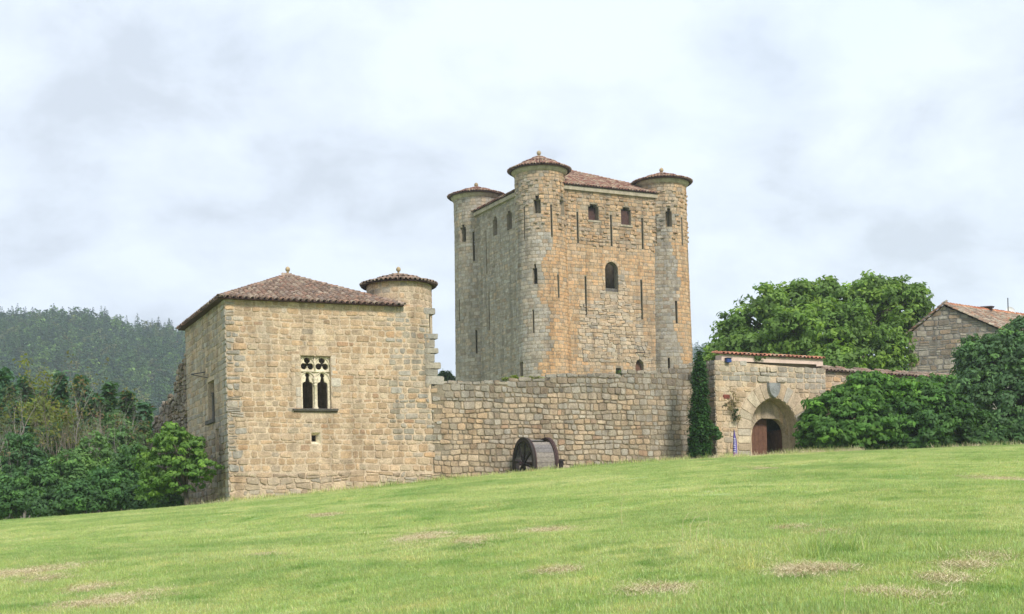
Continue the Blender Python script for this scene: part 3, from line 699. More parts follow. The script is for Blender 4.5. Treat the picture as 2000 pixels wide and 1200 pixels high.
for k in range(16): mb.box(.25+k*.54, .38+k*.54, -.3, 0.0, ze-.14, ze-.02)
# stair turret
ty = 1.75; tu = CB.right(779, 560, ty)[0]; tr = (CB.right(840, 580, ty)[0]-tu)*.985; tz = CB.right(779, 561, ty)[1]; ta = CB.right(778, 538, ty)[1]
print('turret', tu, tr, tz, ta, 'roof apex', zr)
tur = empty('stair_turret', (0, 0, 0), 0); tur.parent = bld
mb = MB(); mb.lathe(tu, ty, [(tr, eaveF-2.5), (tr, tz+.02)], 30).build('turret_wall', 'mortar_buff', tur, True)
stt = Stones(); Mt = lambda u, z, d: (tu+(tr+d)*math.cos(u/tr), ty+(tr+d)*math.sin(u/tr), z)
courses(stt, Mt, -math.pi*tr, 0, eaveF-.4, tz, [], rng, (.24, .34), (.3, .5), lambda u, z, r: pick(r, dict(buff=6, ochre=3, grey=1.5, rust=.3)), .05, .012, .02, rub=.3)
mb = MB()
for it in stt.items: mb.add(it[1], it[2], it[3])
mb.build('stonework', 'stone', tur, False)['kind'] = 'stuff'
rr_ = (CB.right(849, 562, ty)[0]-CB.right(709, 562, ty)[0])/2
MB().lathe(tu, ty, [(rr_-.05, tz-.03), (rr_, tz), (.02, ta)], 28).build('turret_roof', 'tile_base', tur)
T = Tiles(); T.cone(tu, ty, rr_, tz+.02, ta+.02, TP, r2); T.items.sort(key=lambda t: t[0].y)
for it in T.items: pass
mb = MB()
for it in T.items: mb.add(it[1], it[2], it[3])
mb.build('tiling', 'tile', tur, True)['kind'] = 'stuff'
finial(tur, tu, ty, ta-.03, at(778, 521, 70.2).z-at(778, 539, 70.2).z, .12)

# ------------------------------------------------------------------ ruined wall behind the corner building
rw = root_for('ruined_wall', CB, label='ruined dark rubble wall stepping down behind the corner building', cat='ruined wall')
prof = [(362, 690), (352, 708), (345, 712), (343, 735), (337, 745), (336, 770), (325, 778), (312, 792), (305, 806), (297, 815), (297, 840)]
pf = [CB.left(px, py) for px, py in prof]; ymax = pf[-1][0]
mb = MB(); po = [(L1+.02, -1.5)]+[(ymax, -1.5)]+[(u-.12, z-.12) for u, z in pf[::-1]]
po[-1] = (L1+.02, pf[0][1]-.1)
body = plate('wall_core', po, [], MLf(.18), 1.3, 'mortar_grey', rw, back=True)
topf = lambda u: float(np.interp(u, [p[0] for p in pf], [p[1] for p in pf]))
st = Stones(); n0 = 0
courses(st, MLf(.15), L1, ymax, .2, pf[0][1], [], rng, (.16, .34), (.25, .7), lambda u, z, r: pick(r, dict(brown=3, grey=3, dark=1.5, olive=1, buff=1)), .05, .12, .06, top=topf, rub=.9, weight=1)
for it in st.items: it.append(body)
st.build(body, 120)

# ------------------------------------------------------------------ curtain wall
cwl = root_for('curtain_wall', CB, label='long curtain wall of pillowy buff blocks with ragged weathered top', cat='wall')
U1 = CB.right(1392, 800)[0]
tp = [(846, 752), (862, 746), (905, 747), (960, 746), (985, 748), (992, 742), (1015, 741), (1072, 741), (1076, 733), (1120, 732), (1200, 733), (1213, 735), (1219, 726), (1290, 727), (1300, 722), (1315, 721), (1322, 714), (1352, 712), (1395, 703)]
tps = [CB.right(px, py) for px, py in tp]
topf = lambda u: float(np.interp(u, [p[0] for p in tps], [p[1] for p in tps]))
po = [(W1-.04, 0), (U1, 0)]+[(u, z-.06) for u, z in tps[::-1] if u < U1-.02 and u > W1]+[(W1-.04, tps[0][1]-.06)]
cwb = plate('wall_core', po, [], MF(.0), 1.1, 'mortar_dark', cwl, back=True)
st = Stones()
def col_cur(u, z, r):
    f = (u-W1)/8; tz_ = topf(u)
    if z > tz_-.9: return pick(r, dict(grey=5, olive=2, lgrey=1, brown=2.2, dark=1.2))
    if f < .35 and z < 6.2: return pick(r, dict(ochre=4, buff=3.5, brown=1, olive=2, grey=1))
    if u > U1-4: return pick(r, dict(buff=2.4, grey=3.5, lgrey=1.5, ochre=.8, olive=2))
    return pick(r, dict(ochre=2.2, buff=3.4, grey=3, lgrey=1.6, olive=2.6, rust=.35, brown=1.5))
courses(st, MF(), W1+.02, U1, 1.6, max(p[1] for p in tps)+.02, [], rng, (.22, .33), (.28, .60), col_cur, .05, .06, .05, top=topf, foot=foot_front(CB), rub=.2,
        ends=(.1, 0), skip=lambda u, z: u < W1+.5 and math.sin(z*7.3)+math.sin(z*3.1) > 0.1, gapf=lambda u, z, r: (r.uniform(.025, .05) if u < U1-4.5 else .026) if u > W1+1.8+.5*math.sin(z*2) else r.uniform(.015, .03), proudf=lambda u, z, r: .042 if u < U1-4.5 else .022)
for u, z in [(t[0], t[1]) for t in tps]: pass
uu = W1+.05
while uu < U1-.3:                                         # loose coping stones along the top
    wd = rng.uniform(.35, .8); z = topf(uu+wd/2)
    if rng.random() < .8: st.stone(MF(), [(uu, z-.12), (uu+wd, z-.12), (uu+wd, z+rng.uniform(.02, .14)), (uu, z+rng.uniform(.02, .14))], .03, .05, pick(rng, dict(grey=4, olive=2, brown=1, dark=1)), rng, .02)
    uu += wd
for it in st.items: it.append(cwb)
st.build(cwb, 298)

# ------------------------------------------------------------------ keep
aK = R(27.0); KY = 112.0; KF = Frame(ray(1059, 560)[0]*KY, KY, aK); D = 11.56; oR, oL = 1.2, .9
keep = root_for('castle_keep', KF, label='tall square stone keep with round corner towers and red tile caps', cat='castle keep')
rng = random.Random(21)
zE = KF.right(1200, 372, -oR)[1]; zB = 1.5
print('keep eave', zE, 'right wall at px1110', KF.right(1110, 600, -oR), KF.right(1275, 600, -oR), 'left', KF.left(937, 600, -oL))
# survey of right-wall openings
def RR(x0, x1, y0, y1): a = KF.right(x0, (y0+y1)/2, -oR); b_ = KF.right(x1, (y0+y1)/2, -oR); c_ = KF.right((x0+x1)/2, y1, -oR); d_ = KF.right((x0+x1)/2, y0, -oR); return a[0], b_[0], c_[1], d_[1]
def LL(x0, x1, y0, y1): a = KF.left(x0, (y0+y1)/2, -oL); b_ = KF.left(x1, (y0+y1)/2, -oL); c_ = KF.left((x0+x1)/2, y1, -oL); d_ = KF.left((x0+x1)/2, y0, -oL); return b_[0], a[0], c_[1], d_[1]
rw_ = [RR(1149, 1169, 404, 431), RR(1213, 1232, 410, 440)]; rs_ = [RR(1127, 1129.5, 414, 475), RR(1192.5, 1195, 420, 481), RR(1253.5, 1256, 426, 487), RR(1143, 1145.5, 540, 616), RR(1252, 1254.5, 547, 624)]
notch = [RR(1152, 1166, 399, 404), RR(1216, 1229, 405, 410)]
ra = RR(1182, 1207, 512, 570); rd = RR(1241, 1257, 702, 728); rq = RR(1203, 1213, 719, 733)
def T_hole(b, n_):
    return [(b[0], b[2]), (b[1], b[2]), (b[1], b[3]), (n_[1], b[3]), (n_[1], n_[3]), (n_[0], n_[3]), (n_[0], b[3]), (b[0], b[3])]
archA = arch_hole((ra[0]+ra[1])/2, (ra[1]-ra[0])/2, ra[2], ra[3]-.62, .62)[::1]
archD = arch_hole((rd[0]+rd[1])/2, (rd[1]-rd[0])/2, rd[2], rd[3]-.55, .55)
rs_ = [(b[0]-.02, b[1]+.02, b[2], b[3]) for b in rs_]; holesR = [T_hole(b, n_) for b, n_ in zip(rw_, notch)]+[rect(*b) for b in rs_]+[archA, archD, rect(*rq)]
xr1 = D+1.2
kr = plate('keep_wall', [(-.9, zB), (xr1, zB), (xr1, zE), (-.9, zE)], holesR, MF(-oR), .6, 'mortar_keep', keep)
lw_ = [LL(963, 971.5, 428, 460), LL(990, 1000, 417, 449)]; ln_ = [LL(965, 969.5, 423, 428), LL(992, 997.5, 412, 417)]
ls_ = [LL(949.3, 951, 450, 535), LL(955, 956.7, 570, 645), LL(1008, 1009.5, 548, 627)]
holesL = [T_hole(b, n_) for b, n_ in zip(lw_, ln_)]+[rect(*b) for b in ls_]
kl = plate('keep_wall', [(-1.2, zB), (D-1.3, zB), (D-1.3, zE), (-1.2, zE)], holesL, MLf(-oL), .6, 'mortar_keep', keep)
mb = MB(); mb.add([(1.2, D+1, zB), (xr1, D+1, zB), (xr1, D+1, zE), (1.2, D+1, zE), (xr1, -oR, zB), (xr1, -oR, zE)], [(0, 1, 2, 3), (1, 4, 5, 2)]); mb.build('keep_wall', 'mortar_keep', keep)
st = Stones()
orange_z = KF.right(1150, 480, -oR)[1]
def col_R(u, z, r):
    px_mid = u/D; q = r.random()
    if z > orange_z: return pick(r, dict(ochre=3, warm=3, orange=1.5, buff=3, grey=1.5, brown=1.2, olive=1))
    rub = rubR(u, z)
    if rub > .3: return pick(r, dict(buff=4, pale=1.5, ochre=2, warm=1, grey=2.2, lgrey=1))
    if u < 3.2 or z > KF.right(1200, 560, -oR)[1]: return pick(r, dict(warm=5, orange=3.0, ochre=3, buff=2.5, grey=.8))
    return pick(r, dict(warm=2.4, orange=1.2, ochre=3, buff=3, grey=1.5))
zr0, zr1 = KF.right(1200, 705, -oR)[1], KF.right(1200, 585, -oR)[1]
def rubR(u, z):
    lim = zr1+.5*math.sin(u*1.3)+(1.6 if abs(u-6.0) < 1.2 else 0)
    return .8 if (2.6 < u < 8.9+.4*math.sin(z) and zr0 < z < lim) else .1
def bossR(u, z, r):
    if z > orange_z-.25*math.sin(u*2): return .02+.03*r.random()
    return .055 if rubR(u, z) > .3 else .018
zK0 = 9.0
def bosses(M, u0, u1, z0, z1, holes, colf, r, keepf=lambda u, z: True):
    z = z0
    while z < z1:
        u = u0+r.uniform(0, .4)
        while u < u1:
            w_, h_ = r.uniform(.2, .42), r.uniform(.1, .17); zz_ = z+r.uniform(-.05, .05)
            if r.random() < .72 and keepf(u, zz_) and not any(span(hp, zz_-.1, zz_+h_+.1) and span(hp, zz_-.1, zz_+h_+.1)[0]-.1 < u+w_ and span(hp, zz_-.1, zz_+h_+.1)[1]+.1 > u for hp in holes if hp):
                st.stone(M, [(u, zz_), (u+w_, zz_), (u+w_, zz_+h_), (u, zz_+h_)], 0, r.uniform(.09, .15), tuple(c_*.86 for c_ in colf(u, zz_, r)), r, .02, 1/130.)
            u += r.uniform(.55, 1.0)
        z += r.uniform(.34, .42)
oh = [rect(b[0]-.12, b[1]+.12, b[2]-.12, b[3]+.1) for b in rw_]
nst = 0
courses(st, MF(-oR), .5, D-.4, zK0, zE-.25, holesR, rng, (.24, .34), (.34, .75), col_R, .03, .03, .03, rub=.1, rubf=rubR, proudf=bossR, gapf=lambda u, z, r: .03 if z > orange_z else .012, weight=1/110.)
bosses(MF(-oR), 1.2, D-1.0, orange_z, zE-.7, holesR, col_R, rng)
st.own(0, kr); n0 = len(st.items)
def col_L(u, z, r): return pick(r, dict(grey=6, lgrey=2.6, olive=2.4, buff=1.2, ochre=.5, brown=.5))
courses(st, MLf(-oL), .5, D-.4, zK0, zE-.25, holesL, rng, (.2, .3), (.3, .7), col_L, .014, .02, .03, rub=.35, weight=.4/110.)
st.own(n0, kl)
tile_K = Tiles(); rK = random.Random(7)
def tower(cx_, cy_, zbase, roofpx, apexpx, finpx, rpx, holes_px, colf, stones=True, thr=None, bossz=None, extra_holes=()):
    """round corner tower; openings surveyed on the curved wall. roofpx: pixel row of the eave seen at the centre"""
    X, Y = KF.w(cx_, cy_); A = X/Y
    if roofpx is not None: ze = ray(1000*0+FPX*A+1000, roofpx)[1]*(Y-1.4); za = ray(FPX*A+1000, apexpx)[1]*Y; zf = ray(FPX*A+1000, finpx)[1]*Y
    else: ze, za, zf = thr
    rof = lambda z: 1.98+max(0, 26-z)*.016
    def hit(px, py):
        A_, B_ = ray(px, py); r0 = 2.1
        for _ in range(4):
            a = A_*A_+1; b2 = A_*X+Y; c = X*X+Y*Y-r0*r0; disc = b2*b2-a*c
            t = (b2-math.sqrt(max(disc, 0)))/a; z = B_*t; r0 = rof(z)
        wx, wy = A_*t-X, t-Y; th = math.atan2(wy, wx)-KF.a
        return th, z
    H = []
    for (x0, x1, y0, y1) in holes_px:
        t0, _ = hit(x0, (y0+y1)/2); t1, _ = hit(x1, (y0+y1)/2); _, z0 = hit((x0+x1)/2, y1); _, z1 = hit((x0+x1)/2, y0)
        while t0 > 0: t0 -= 2*math.pi
        while t1 > 0: t1 -= 2*math.pi
        if t0 < -math.pi*1.6: t0 += 2*math.pi; t1 += 2*math.pi
        sw_ = .009 if abs(x1-x0) < 3 else 0; H.append((min(t0, t1)-sw_, max(t0, t1)+sw_, z0, z1))
    H += list(extra_holes)
    th = sorted(set([round(-math.pi*2+.0001+i*math.pi/24, 5) for i in range(49)]+[round(v, 5) for h in H for v in h[:2]]))
    th = [t for t in th if -2*math.pi <= t <= .0002]; zs = sorted(set([zbase, ze+.1]+[zbase+i*2.5 for i in range(1, 12) if zbase+i*2.5 < ze-.5]+[v for h in H for v in h[2:]]))
    vs, fs = [], []
    def Pt(t, z, d=0): return (cx_+(rof(z)+d)*math.cos(t), cy_+(rof(z)+d)*math.sin(t), z)
    isH = lambda t, z: any(h[0] < t < h[1] and h[2] < z < h[3] for h in H)
    cell = [[isH((th[i]+th[i+1])/2, (zs[j]+zs[j+1])/2) for j in range(len(zs)-1)] for i in range(len(th)-1)]
    def quad(*p): n = len(vs); vs.extend(p); fs.append((n, n+1, n+2, n+3))
    for i in range(len(th)-1):
        for j in range(len(zs)-1):
            t0, t1, z0, z1 = th[i], th[i+1], zs[j], zs[j+1]
            if not cell[i][j]: quad(Pt(t0, z0), Pt(t1, z0), Pt(t1, z1), Pt(t0, z1)); continue
            dd = -.55
            if i == 0 or not cell[i-1][j]: quad(Pt(t0, z0), Pt(t0, z1), Pt(t0, z1, dd), Pt(t0, z0, dd))
            if i == len(th)-2 or not cell[i+1][j]: quad(Pt(t1, z0), Pt(t1, z1), Pt(t1, z1, dd), Pt(t1, z0, dd))
            if j == 0 or not cell[i][j-1]: quad(Pt(t0, z0), Pt(t1, z0), Pt(t1, z0, dd), Pt(t0, z0, dd))
            if j == len(zs)-2 or not cell[i][j+1]: quad(Pt(t0, z1), Pt(t1, z1), Pt(t1, z1, dd), Pt(t0, z1, dd))
    tw = mesh_obj('tower', vs, fs, 'mortar_keep', keep)
    if stones:
        n0 = len(st.items); rm = 2.1
        Mt = lambda u, z, d: Pt(u/rm, z, d)
        hr = [rect(h[0]*rm, h[1]*rm, h[2], h[3]) for h in H]
        bz = bossz or 99
        courses(st, Mt, -2*math.pi*rm, 0, zK0, ze-.32, hr, rng, (.24, .33), (.3, .62), colf(hit, rm), .02, .02, .012, rub=.12, weight=.7/110.,
                proudf=lambda u, z, r: .015+.03*r.random() if z > bz else .014+.012*r.random(), gapf=lambda u, z, r: .02 if z > bz else .011)
        if bossz: bosses(Mt, -2*math.pi*rm, 0, bz, ze-.8, hr, colf(hit, rm), rng, lambda u, z: -math.pi*1.1 < u/rm+.0 < 0)
        st.own(n0, tw)
    MB().lathe(cx_, cy_, [(rof(ze)-.02, ze-.34), (rof(ze)+.10, ze-.30), (rof(ze)+.16, ze-.18), (rof(ze)+.26, ze-.06), (rof(ze)+.26, ze)], 40).build('cornice', 'keep_trim', tw, True)
    rr = rpx
    rf = MB().lathe(cx_, cy_, [(rr-.08, ze-.05), (rr, ze), (.03, za)], 32).build('tower_roof', 'tile_base', keep)
    T_ = Tiles(); T_.cone(cx_, cy_, rr+.03, ze+.02, za+.02, TK, rK, .25, .32)
    finial(keep, cx_, cy_, za-.05, zf-za+.14, .18)
    return rf, T_, hit, (ze, za, zf)
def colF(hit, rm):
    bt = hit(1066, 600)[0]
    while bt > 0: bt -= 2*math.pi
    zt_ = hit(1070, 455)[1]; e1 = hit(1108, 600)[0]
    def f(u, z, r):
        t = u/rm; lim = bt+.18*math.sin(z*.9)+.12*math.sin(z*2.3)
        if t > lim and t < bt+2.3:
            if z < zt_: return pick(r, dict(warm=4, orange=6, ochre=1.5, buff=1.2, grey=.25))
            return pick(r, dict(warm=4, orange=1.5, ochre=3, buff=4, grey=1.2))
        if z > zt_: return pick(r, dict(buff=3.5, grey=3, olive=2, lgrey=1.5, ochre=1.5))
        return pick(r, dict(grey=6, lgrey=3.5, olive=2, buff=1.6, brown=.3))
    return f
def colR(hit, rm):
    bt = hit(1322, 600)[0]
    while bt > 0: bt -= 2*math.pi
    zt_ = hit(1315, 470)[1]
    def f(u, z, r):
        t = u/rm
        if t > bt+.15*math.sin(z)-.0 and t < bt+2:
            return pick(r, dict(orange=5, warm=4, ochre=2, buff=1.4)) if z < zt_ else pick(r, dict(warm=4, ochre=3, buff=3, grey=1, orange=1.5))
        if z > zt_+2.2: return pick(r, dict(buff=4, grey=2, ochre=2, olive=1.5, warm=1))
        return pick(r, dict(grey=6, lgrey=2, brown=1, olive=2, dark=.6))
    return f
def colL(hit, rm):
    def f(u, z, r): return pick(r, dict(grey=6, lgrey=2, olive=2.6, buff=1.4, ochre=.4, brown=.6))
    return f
hF = [(1042, 1056, 390, 417), (1045.5, 1052, 382, 390), (1093.5, 1102, 391, 420), (1096, 1100, 384, 391), (1023.5, 1025, 404, 468), (1076, 1078.3, 400, 463), (1040.5, 1049.5, 524, 555), (1043, 1047, 516, 524), (1089.5, 1091.8, 537, 582), (1040.5, 1043, 605, 651), (1015.5, 1021.5, 707, 736)]
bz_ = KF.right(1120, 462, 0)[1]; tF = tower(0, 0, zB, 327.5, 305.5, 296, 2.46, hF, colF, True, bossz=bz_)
hR = [(1300, 1312, 413, 443), (1303, 1309, 407, 413), (1280.3, 1282, 427, 476), (1331, 1333, 425, 480), (1343, 1345, 491, 532), (1319, 1323, 588, 632), (1304.5, 1308.5, 699, 721)]
# light through a slit of the left tower: a matching opening on its far side
hL = [(899, 910, 444, 473), (902, 907, 439, 444), (924, 926.8, 453, 510), (896.5, 898, 585, 627), (929.5, 932, 645, 690)]
Xl, Yl = KF.w(0, D); Aq = ray(925.4, 470)[0]
a_ = Aq*Aq+1; b2 = Aq*Xl+Yl; c_ = Xl*Xl+Yl*Yl-2.0**2; t_ = (b2+math.sqrt(b2*b2-a_*c_))/a_
thb = math.atan2(t_-Yl, Aq*t_-Xl)-KF.a
while thb > 0: thb -= 2*math.pi
zz1_ = ray(925, 452)[1]*t_; zz0_ = ray(925, 482)[1]*t_
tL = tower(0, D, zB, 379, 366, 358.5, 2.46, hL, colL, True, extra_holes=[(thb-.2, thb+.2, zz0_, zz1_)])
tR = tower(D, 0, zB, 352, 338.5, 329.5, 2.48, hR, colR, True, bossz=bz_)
ze4 = tR[3]
t4 = tower(D, D, zB, None, None, None, 2.46, [], colL, False, thr=ze4)
print('tower zs', tF[3], tL[3], tR[3])
st.build(keep, 295)
nt_ = 0
for (rf, T_, *_), cnt in ((tF, 90), (tR, 70), (tL, 50), (t4, 0)):
    T_.build(Matrix.Translation((KF.X0, KF.Y0, 0)) @ Matrix.Rotation(KF.a, 4, 'Z'), rf, cnt, None)
# main roof
ov = .35; zap = KF.right(1125, 336, D/2)[1]
za_ = min(max(zap, zE+1.8), zE+4.2)
cs = [(-oL-ov, -oR-ov, zE), (D+oL, -oR-ov, zE), (D+oL, D+1+ov, zE), (-oL-ov, D+1+ov, zE)]; top = (D/2, D/2, za_)
mr = mesh_obj('main_roof', cs+[top], [(0, 1, 4), (1, 2, 4), (2, 3, 4), (3, 0, 4), (3, 2, 1, 0)], 'tile_base', keep)
T = Tiles(); T.slope([cs[0], cs[1], top], cs[0], cs[1], TK, rK, .27, .45, .36); T.slope([cs[3], cs[0], top], cs[3], cs[0], TK, rK, .27, .45, .36); T.line(cs[1], top, TK, rK)
T.build(Matrix.Translation((KF.X0, KF.Y0, 0)) @ Matrix.Rotation(KF.a, 4, 'Z'), mr, 90, None)
MB().box(1.2, D-1.0, -oR-.24, -oR, zE-.34, zE-.04).build('eaves_cornice', 'keep_trim', keep)
MB().box(-oL-.24, -oL, 1.2, D-1.2, zE-.34, zE-.04).build('eaves_cornice', 'keep_trim', keep)
# window fittings
for b, (ins, m_) in zip(rw_, ((.5, 'shutter_wood'), (.3, 'shutter_wood'))):
    MB().box(b[0]-.05, b[1]-.0, -oR+ins, -oR+ins+.06, b[2]-.05, b[3]+.0).build('shutter', m_, keep)
    MB().box(b[0]-.1, b[1]+.15, -oR-.08, -oR+.2, b[2]-.14, b[2]+.01).build('window_sill', 'keep_trim', keep)
MB().box(ra[0]-.02, ra[1]+.02, -oR+.1, -oR+.5, ra[2], ra[2]+.28).build('window_sill', 'sill_stone', keep)
MB().box(rd[0]-.05, rd[1]+.05, -oR+.4, -oR+.46, rd[2], rd[3]).build('door', 'door_wood', keep)
ac = (ra[0]+ra[1])/2; hw = (ra[1]-ra[0])/2
def ring_stones(parent, M, uc, h, zs, rise, h2, rise2, nseg, proud, colset, r, name='voussoir', leg=None, nleg=3, mat='stone', gap=.02, skipf=None, uc2=None):
    inn = parch(uc, h, zs, rise, 24); outt = parch(uc if uc2 is None else uc2, h2, zs, rise2, 24); sto = Stones()
    idx = [round(i*48/nseg) for i in range(nseg+1)]
    for i in range(nseg):
        a, b_ = idx[i], idx[i+1]
        if skipf and skipf(i): continue
        q = [inn[a], outt[a], outt[b_], inn[b_]]; q = [outt[a], outt[b_], inn[b_], inn[a]]
        sto.stone(M, q, gap, proud, pick(r, colset), r, .004)
    if leg is not None:
        for sgn in (-1, 1):
            for k in range(nleg):
                z0 = leg+(zs-leg)*k/nleg; z1 = leg+(zs-leg)*(k+1)/nleg; e0 = uc+sgn*h; e1 = (uc if uc2 is None else uc2)+sgn*h2
                q = [(min(e0, e1), z0), (max(e0, e1), z0), (max(e0, e1), z1), (min(e0, e1), z1)]; sto.stone(M, q, gap, proud, pick(r, colset), r, .004)
    for it in sto.items: mesh_obj(name, it[1], it[2], mat, parent, [it[3]]*17, False)
aw = empty('arched_window', (0, 0, 0)); aw.parent = keep
ring_stones(aw, MF(-oR), ac, hw+.01, ra[3]-.62, .63, hw+.24, .86, 8, .03, dict(warm=3, buff=3), rng, leg=ra[2]+.1, nleg=3)
ad = empty('arched_doorway', (0, 0, 0)); ad.parent = keep
ring_stones(ad, MF(-oR), (rd[0]+rd[1])/2, (rd[1]-rd[0])/2, rd[3]-.55, .55, (rd[1]-rd[0])/2+.3, .85, 6, .04, dict(buff=3, lgrey=2), rng, leg=rd[2], nleg=2)
ip = KF.right(1248, 683, -oR); mb = MB().tube([(ip[0]-.35, -oR-.05, ip[1]-.25), (ip[0]+.25, -oR-.5, ip[1]-.3), (ip[0]+.55, -oR-.05, ip[1]-.25)], .03, 6).tube([(ip[0]+.25, -oR-.5, ip[1]-.3), (ip[0]+.1, -oR-.3, ip[1]+.2), (ip[0]-.2, -oR-.04, ip[1]+.3)], .025, 6)
mb.build('iron_bracket', 'black_metal', keep)

# ------------------------------------------------------------------ gatehouse
rng = random.Random(33)
GY0 = 73.3; GF = Frame(ray(1398, 800)[0]*GY0, GY0, R(26.0))
gate = root_for('gatehouse', GF, label='stone gatehouse with pointed arch, shield keystone and half open brown door', cat='gatehouse')
gW = GF.right(1613, 760)[0]; gT0 = GF.right(1400, 703)[1]; gT1 = GF.right(1612, 722)[1]; gB = 1.0
print('gate', gW, gT0, gT1, 'Ygate right', GF.w(gW, 0), 'ground', gz(*GF.w(2.5, -.3)))
acu = (GF.right(1440, 840)[0]+GF.right(1582, 840)[0])/2; hu = (GF.right(1582, 840)[0]-GF.right(1440, 840)[0])/2
iu0, iu1 = GF.right(1466.5, 840)[0], GF.right(1557, 840)[0]; icu, ih = (iu0+iu1)/2, (iu1-iu0)/2
zsp = GF.right(1500, 838)[1]; zin = GF.right(1508, 777)[1]; zou = GF.right(1507, 745)[1]
holeG = arch_hole(icu, ih, gB, zsp, zin-zsp, 12)
gf = plate('front_wall', [(0, gB), (gW, gB), (gW, gT1-.02), (0, gT0-.02)], [holeG], MF(), .85, 'mortar_buff', gate)
po = [(.0, 0), (2.6, 0)]
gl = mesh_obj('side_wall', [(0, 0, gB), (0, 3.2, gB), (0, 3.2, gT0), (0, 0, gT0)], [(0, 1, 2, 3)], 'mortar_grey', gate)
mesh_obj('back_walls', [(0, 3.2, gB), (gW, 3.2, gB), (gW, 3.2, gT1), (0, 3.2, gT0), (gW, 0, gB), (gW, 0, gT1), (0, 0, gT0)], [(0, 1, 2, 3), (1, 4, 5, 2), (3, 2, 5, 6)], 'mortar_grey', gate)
# inner wall with the door opening
yi = .85; du0, du1 = GF.right(1468, 850, yi)[0], GF.right(1535, 850, yi)[0]; dc, dh = (du0+du1)/2, (du1-du0)/2; dzs = GF.right(1500, 851, yi)[1]; dzt = GF.right(1501, 817, yi)[1]
di = plate('inner_wall', rect(icu-ih-.05, icu+ih+.3, gB, zin+.1), [arch_hole(dc, dh, gB+.01, dzs, dzt-dzs, 10)[::1]], MF(yi), .35, 'mortar_buff', gate)
st = Stones()
def outer_hole():
    return [(acu-hu, zsp-.0)]+parch(acu, hu, zsp, zou-zsp, 14)+[(acu+hu, gB), (acu-hu, gB)]
slopeT = lambda u: gT0+(gT1-gT0)*u/gW
def col_G(u, z, r):
    if z > slopeT(u)-1.0: return pick(r, dict(grey=3, lgrey=3.5, olive=1, pale=1.5, buff=2))
    return pick(r, dict(ochre=2.5, buff=5, pale=2, lgrey=1.5, warm=1.5, grey=.6))
mess = (acu, GF.right(1500, 725)[1])
courses(st, MF(), -.02, gW-.02, gB+.8, max(gT0, gT1), [outer_hole()], rng, (.22, .33), (.35, .78), col_G, .03, .03, .03, top=lambda u: slopeT(u)-.0, foot=foot_front(GF), rub=.2,
        proudf=lambda u, z, r: (.13 if r.random() < .45 else .04) if abs(u-mess[0]) < .9 and mess[1]-.55 < z < mess[1]+.75 else .03)
st.own(0, gf); n0 = len(st.items)
q = GF.right(1418, 775); st.stone(MF(), [(q[0]-.22, q[1]-.13), (q[0]+.22, q[1]-.13), (q[0]+.22, q[1]+.13), (q[0]-.22, q[1]+.13)], .02, .06, PAL['red'], rng)
st.own(n0, gf); n0 = len(st.items)
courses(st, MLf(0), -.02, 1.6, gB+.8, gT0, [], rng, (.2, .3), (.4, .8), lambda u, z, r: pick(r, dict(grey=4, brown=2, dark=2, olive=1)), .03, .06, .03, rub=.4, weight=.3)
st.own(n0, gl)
st.build(gate, 300)
arc = empty('gate_arch', (0, 0, 0)); arc.parent = gate
ring_stones(arc, MF(-.01), icu, ih, zsp, zin-zsp, hu, zou-zsp, 13, .035, dict(lgrey=4, pale=4, buff=3, ochre=.7), rng, leg=gz(*GF.w(2.5, 0))-.2, nleg=6, uc2=acu)
dar = empty('door_arch', (0, 0, 0)); dar.parent = gate
ring_stones(dar, MF(yi-.005), dc, dh, dzs, dzt-dzs, ih+.02, zin-dzs-.1, 9, .02, dict(buff=4, pale=2, warm=1), rng, leg=gB+.9, nleg=4, uc2=icu+.12, gap=.012)
# shield keystone
kc = GF.right(1509, 764); 
def shield(uc, zc, w_, h_, y0, y1):
    o = [(-1, 1), (1, 1), (1, .35), (.82, -.25), (.5, -.7), (0, -1), (-.5, -.7), (-.82, -.25), (-1, .35)]
    vs = [(uc+a*w_, y0, zc+b_*h_) for a, b_ in o]+[(uc+a*w_*.9, y1, zc+b_*h_*.92) for a, b_ in o]; n = len(o)
    return vs, [(i, (i+1) % n, n+(i+1) % n, n+i) for i in range(n)]+[tuple(range(n, 2*n))]
v, f = shield(kc[0], kc[1]+.02, .40, .42, -.02, -.22); ks = mesh_obj('shield_keystone', v, f, 'shield_stone', arc)
mb = MB()
for k in range(5): mb.tube([(kc[0]-.25+k*.125, -.2, kc[1]+.3), (kc[0]-.2+k*.1+rng.uniform(-.03, .03), -.215, kc[1]+.05), (kc[0]-.12+k*.06, -.2, kc[1]-.2)], .022, 5)
mb.build('carving', 'shield_stone', ks, True)
# doors
ddr = 1.25; ld = GF.right(1498, 850, ddr)[0]; ll = du0-.05
mb = MB(); pts = [p for p in arch_hole(dc, dh+.08, gB, dzs, dzt-dzs+.1, 12)]
topd = lambda u: float(np.interp(u, [p[0] for p in parch(dc, dh+.08, dzs, dzt-dzs+.1, 12)], [p[1] for p in parch(dc, dh+.08, dzs, dzt-dzs+.1, 12)]))
dl = empty('door_leaf', (0, 0, 0)); dl.parent = gate; nb = 5
for k in range(nb):
    u0 = ll+(ld-ll)*k/nb; u1 = ll+(ld-ll)*(k+1)/nb-.008
    mesh_obj('plank', [(u0, ddr, gB), (u1, ddr, gB), (u1, ddr, topd(u1)), (u0, ddr, topd(u0)), (u0, ddr+.06, gB), (u1, ddr+.06, gB), (u1, ddr+.06, topd(u1)), (u0, ddr+.06, topd(u0))], [(0, 1, 2, 3), (0, 4, 5, 1), (1, 5, 6, 2), (2, 6, 7, 3), (3, 7, 4, 0), (4, 7, 6, 5)], 'door_wood', dl)
dr = empty('door_leaf', (0, 0, 0)); dr.parent = gate
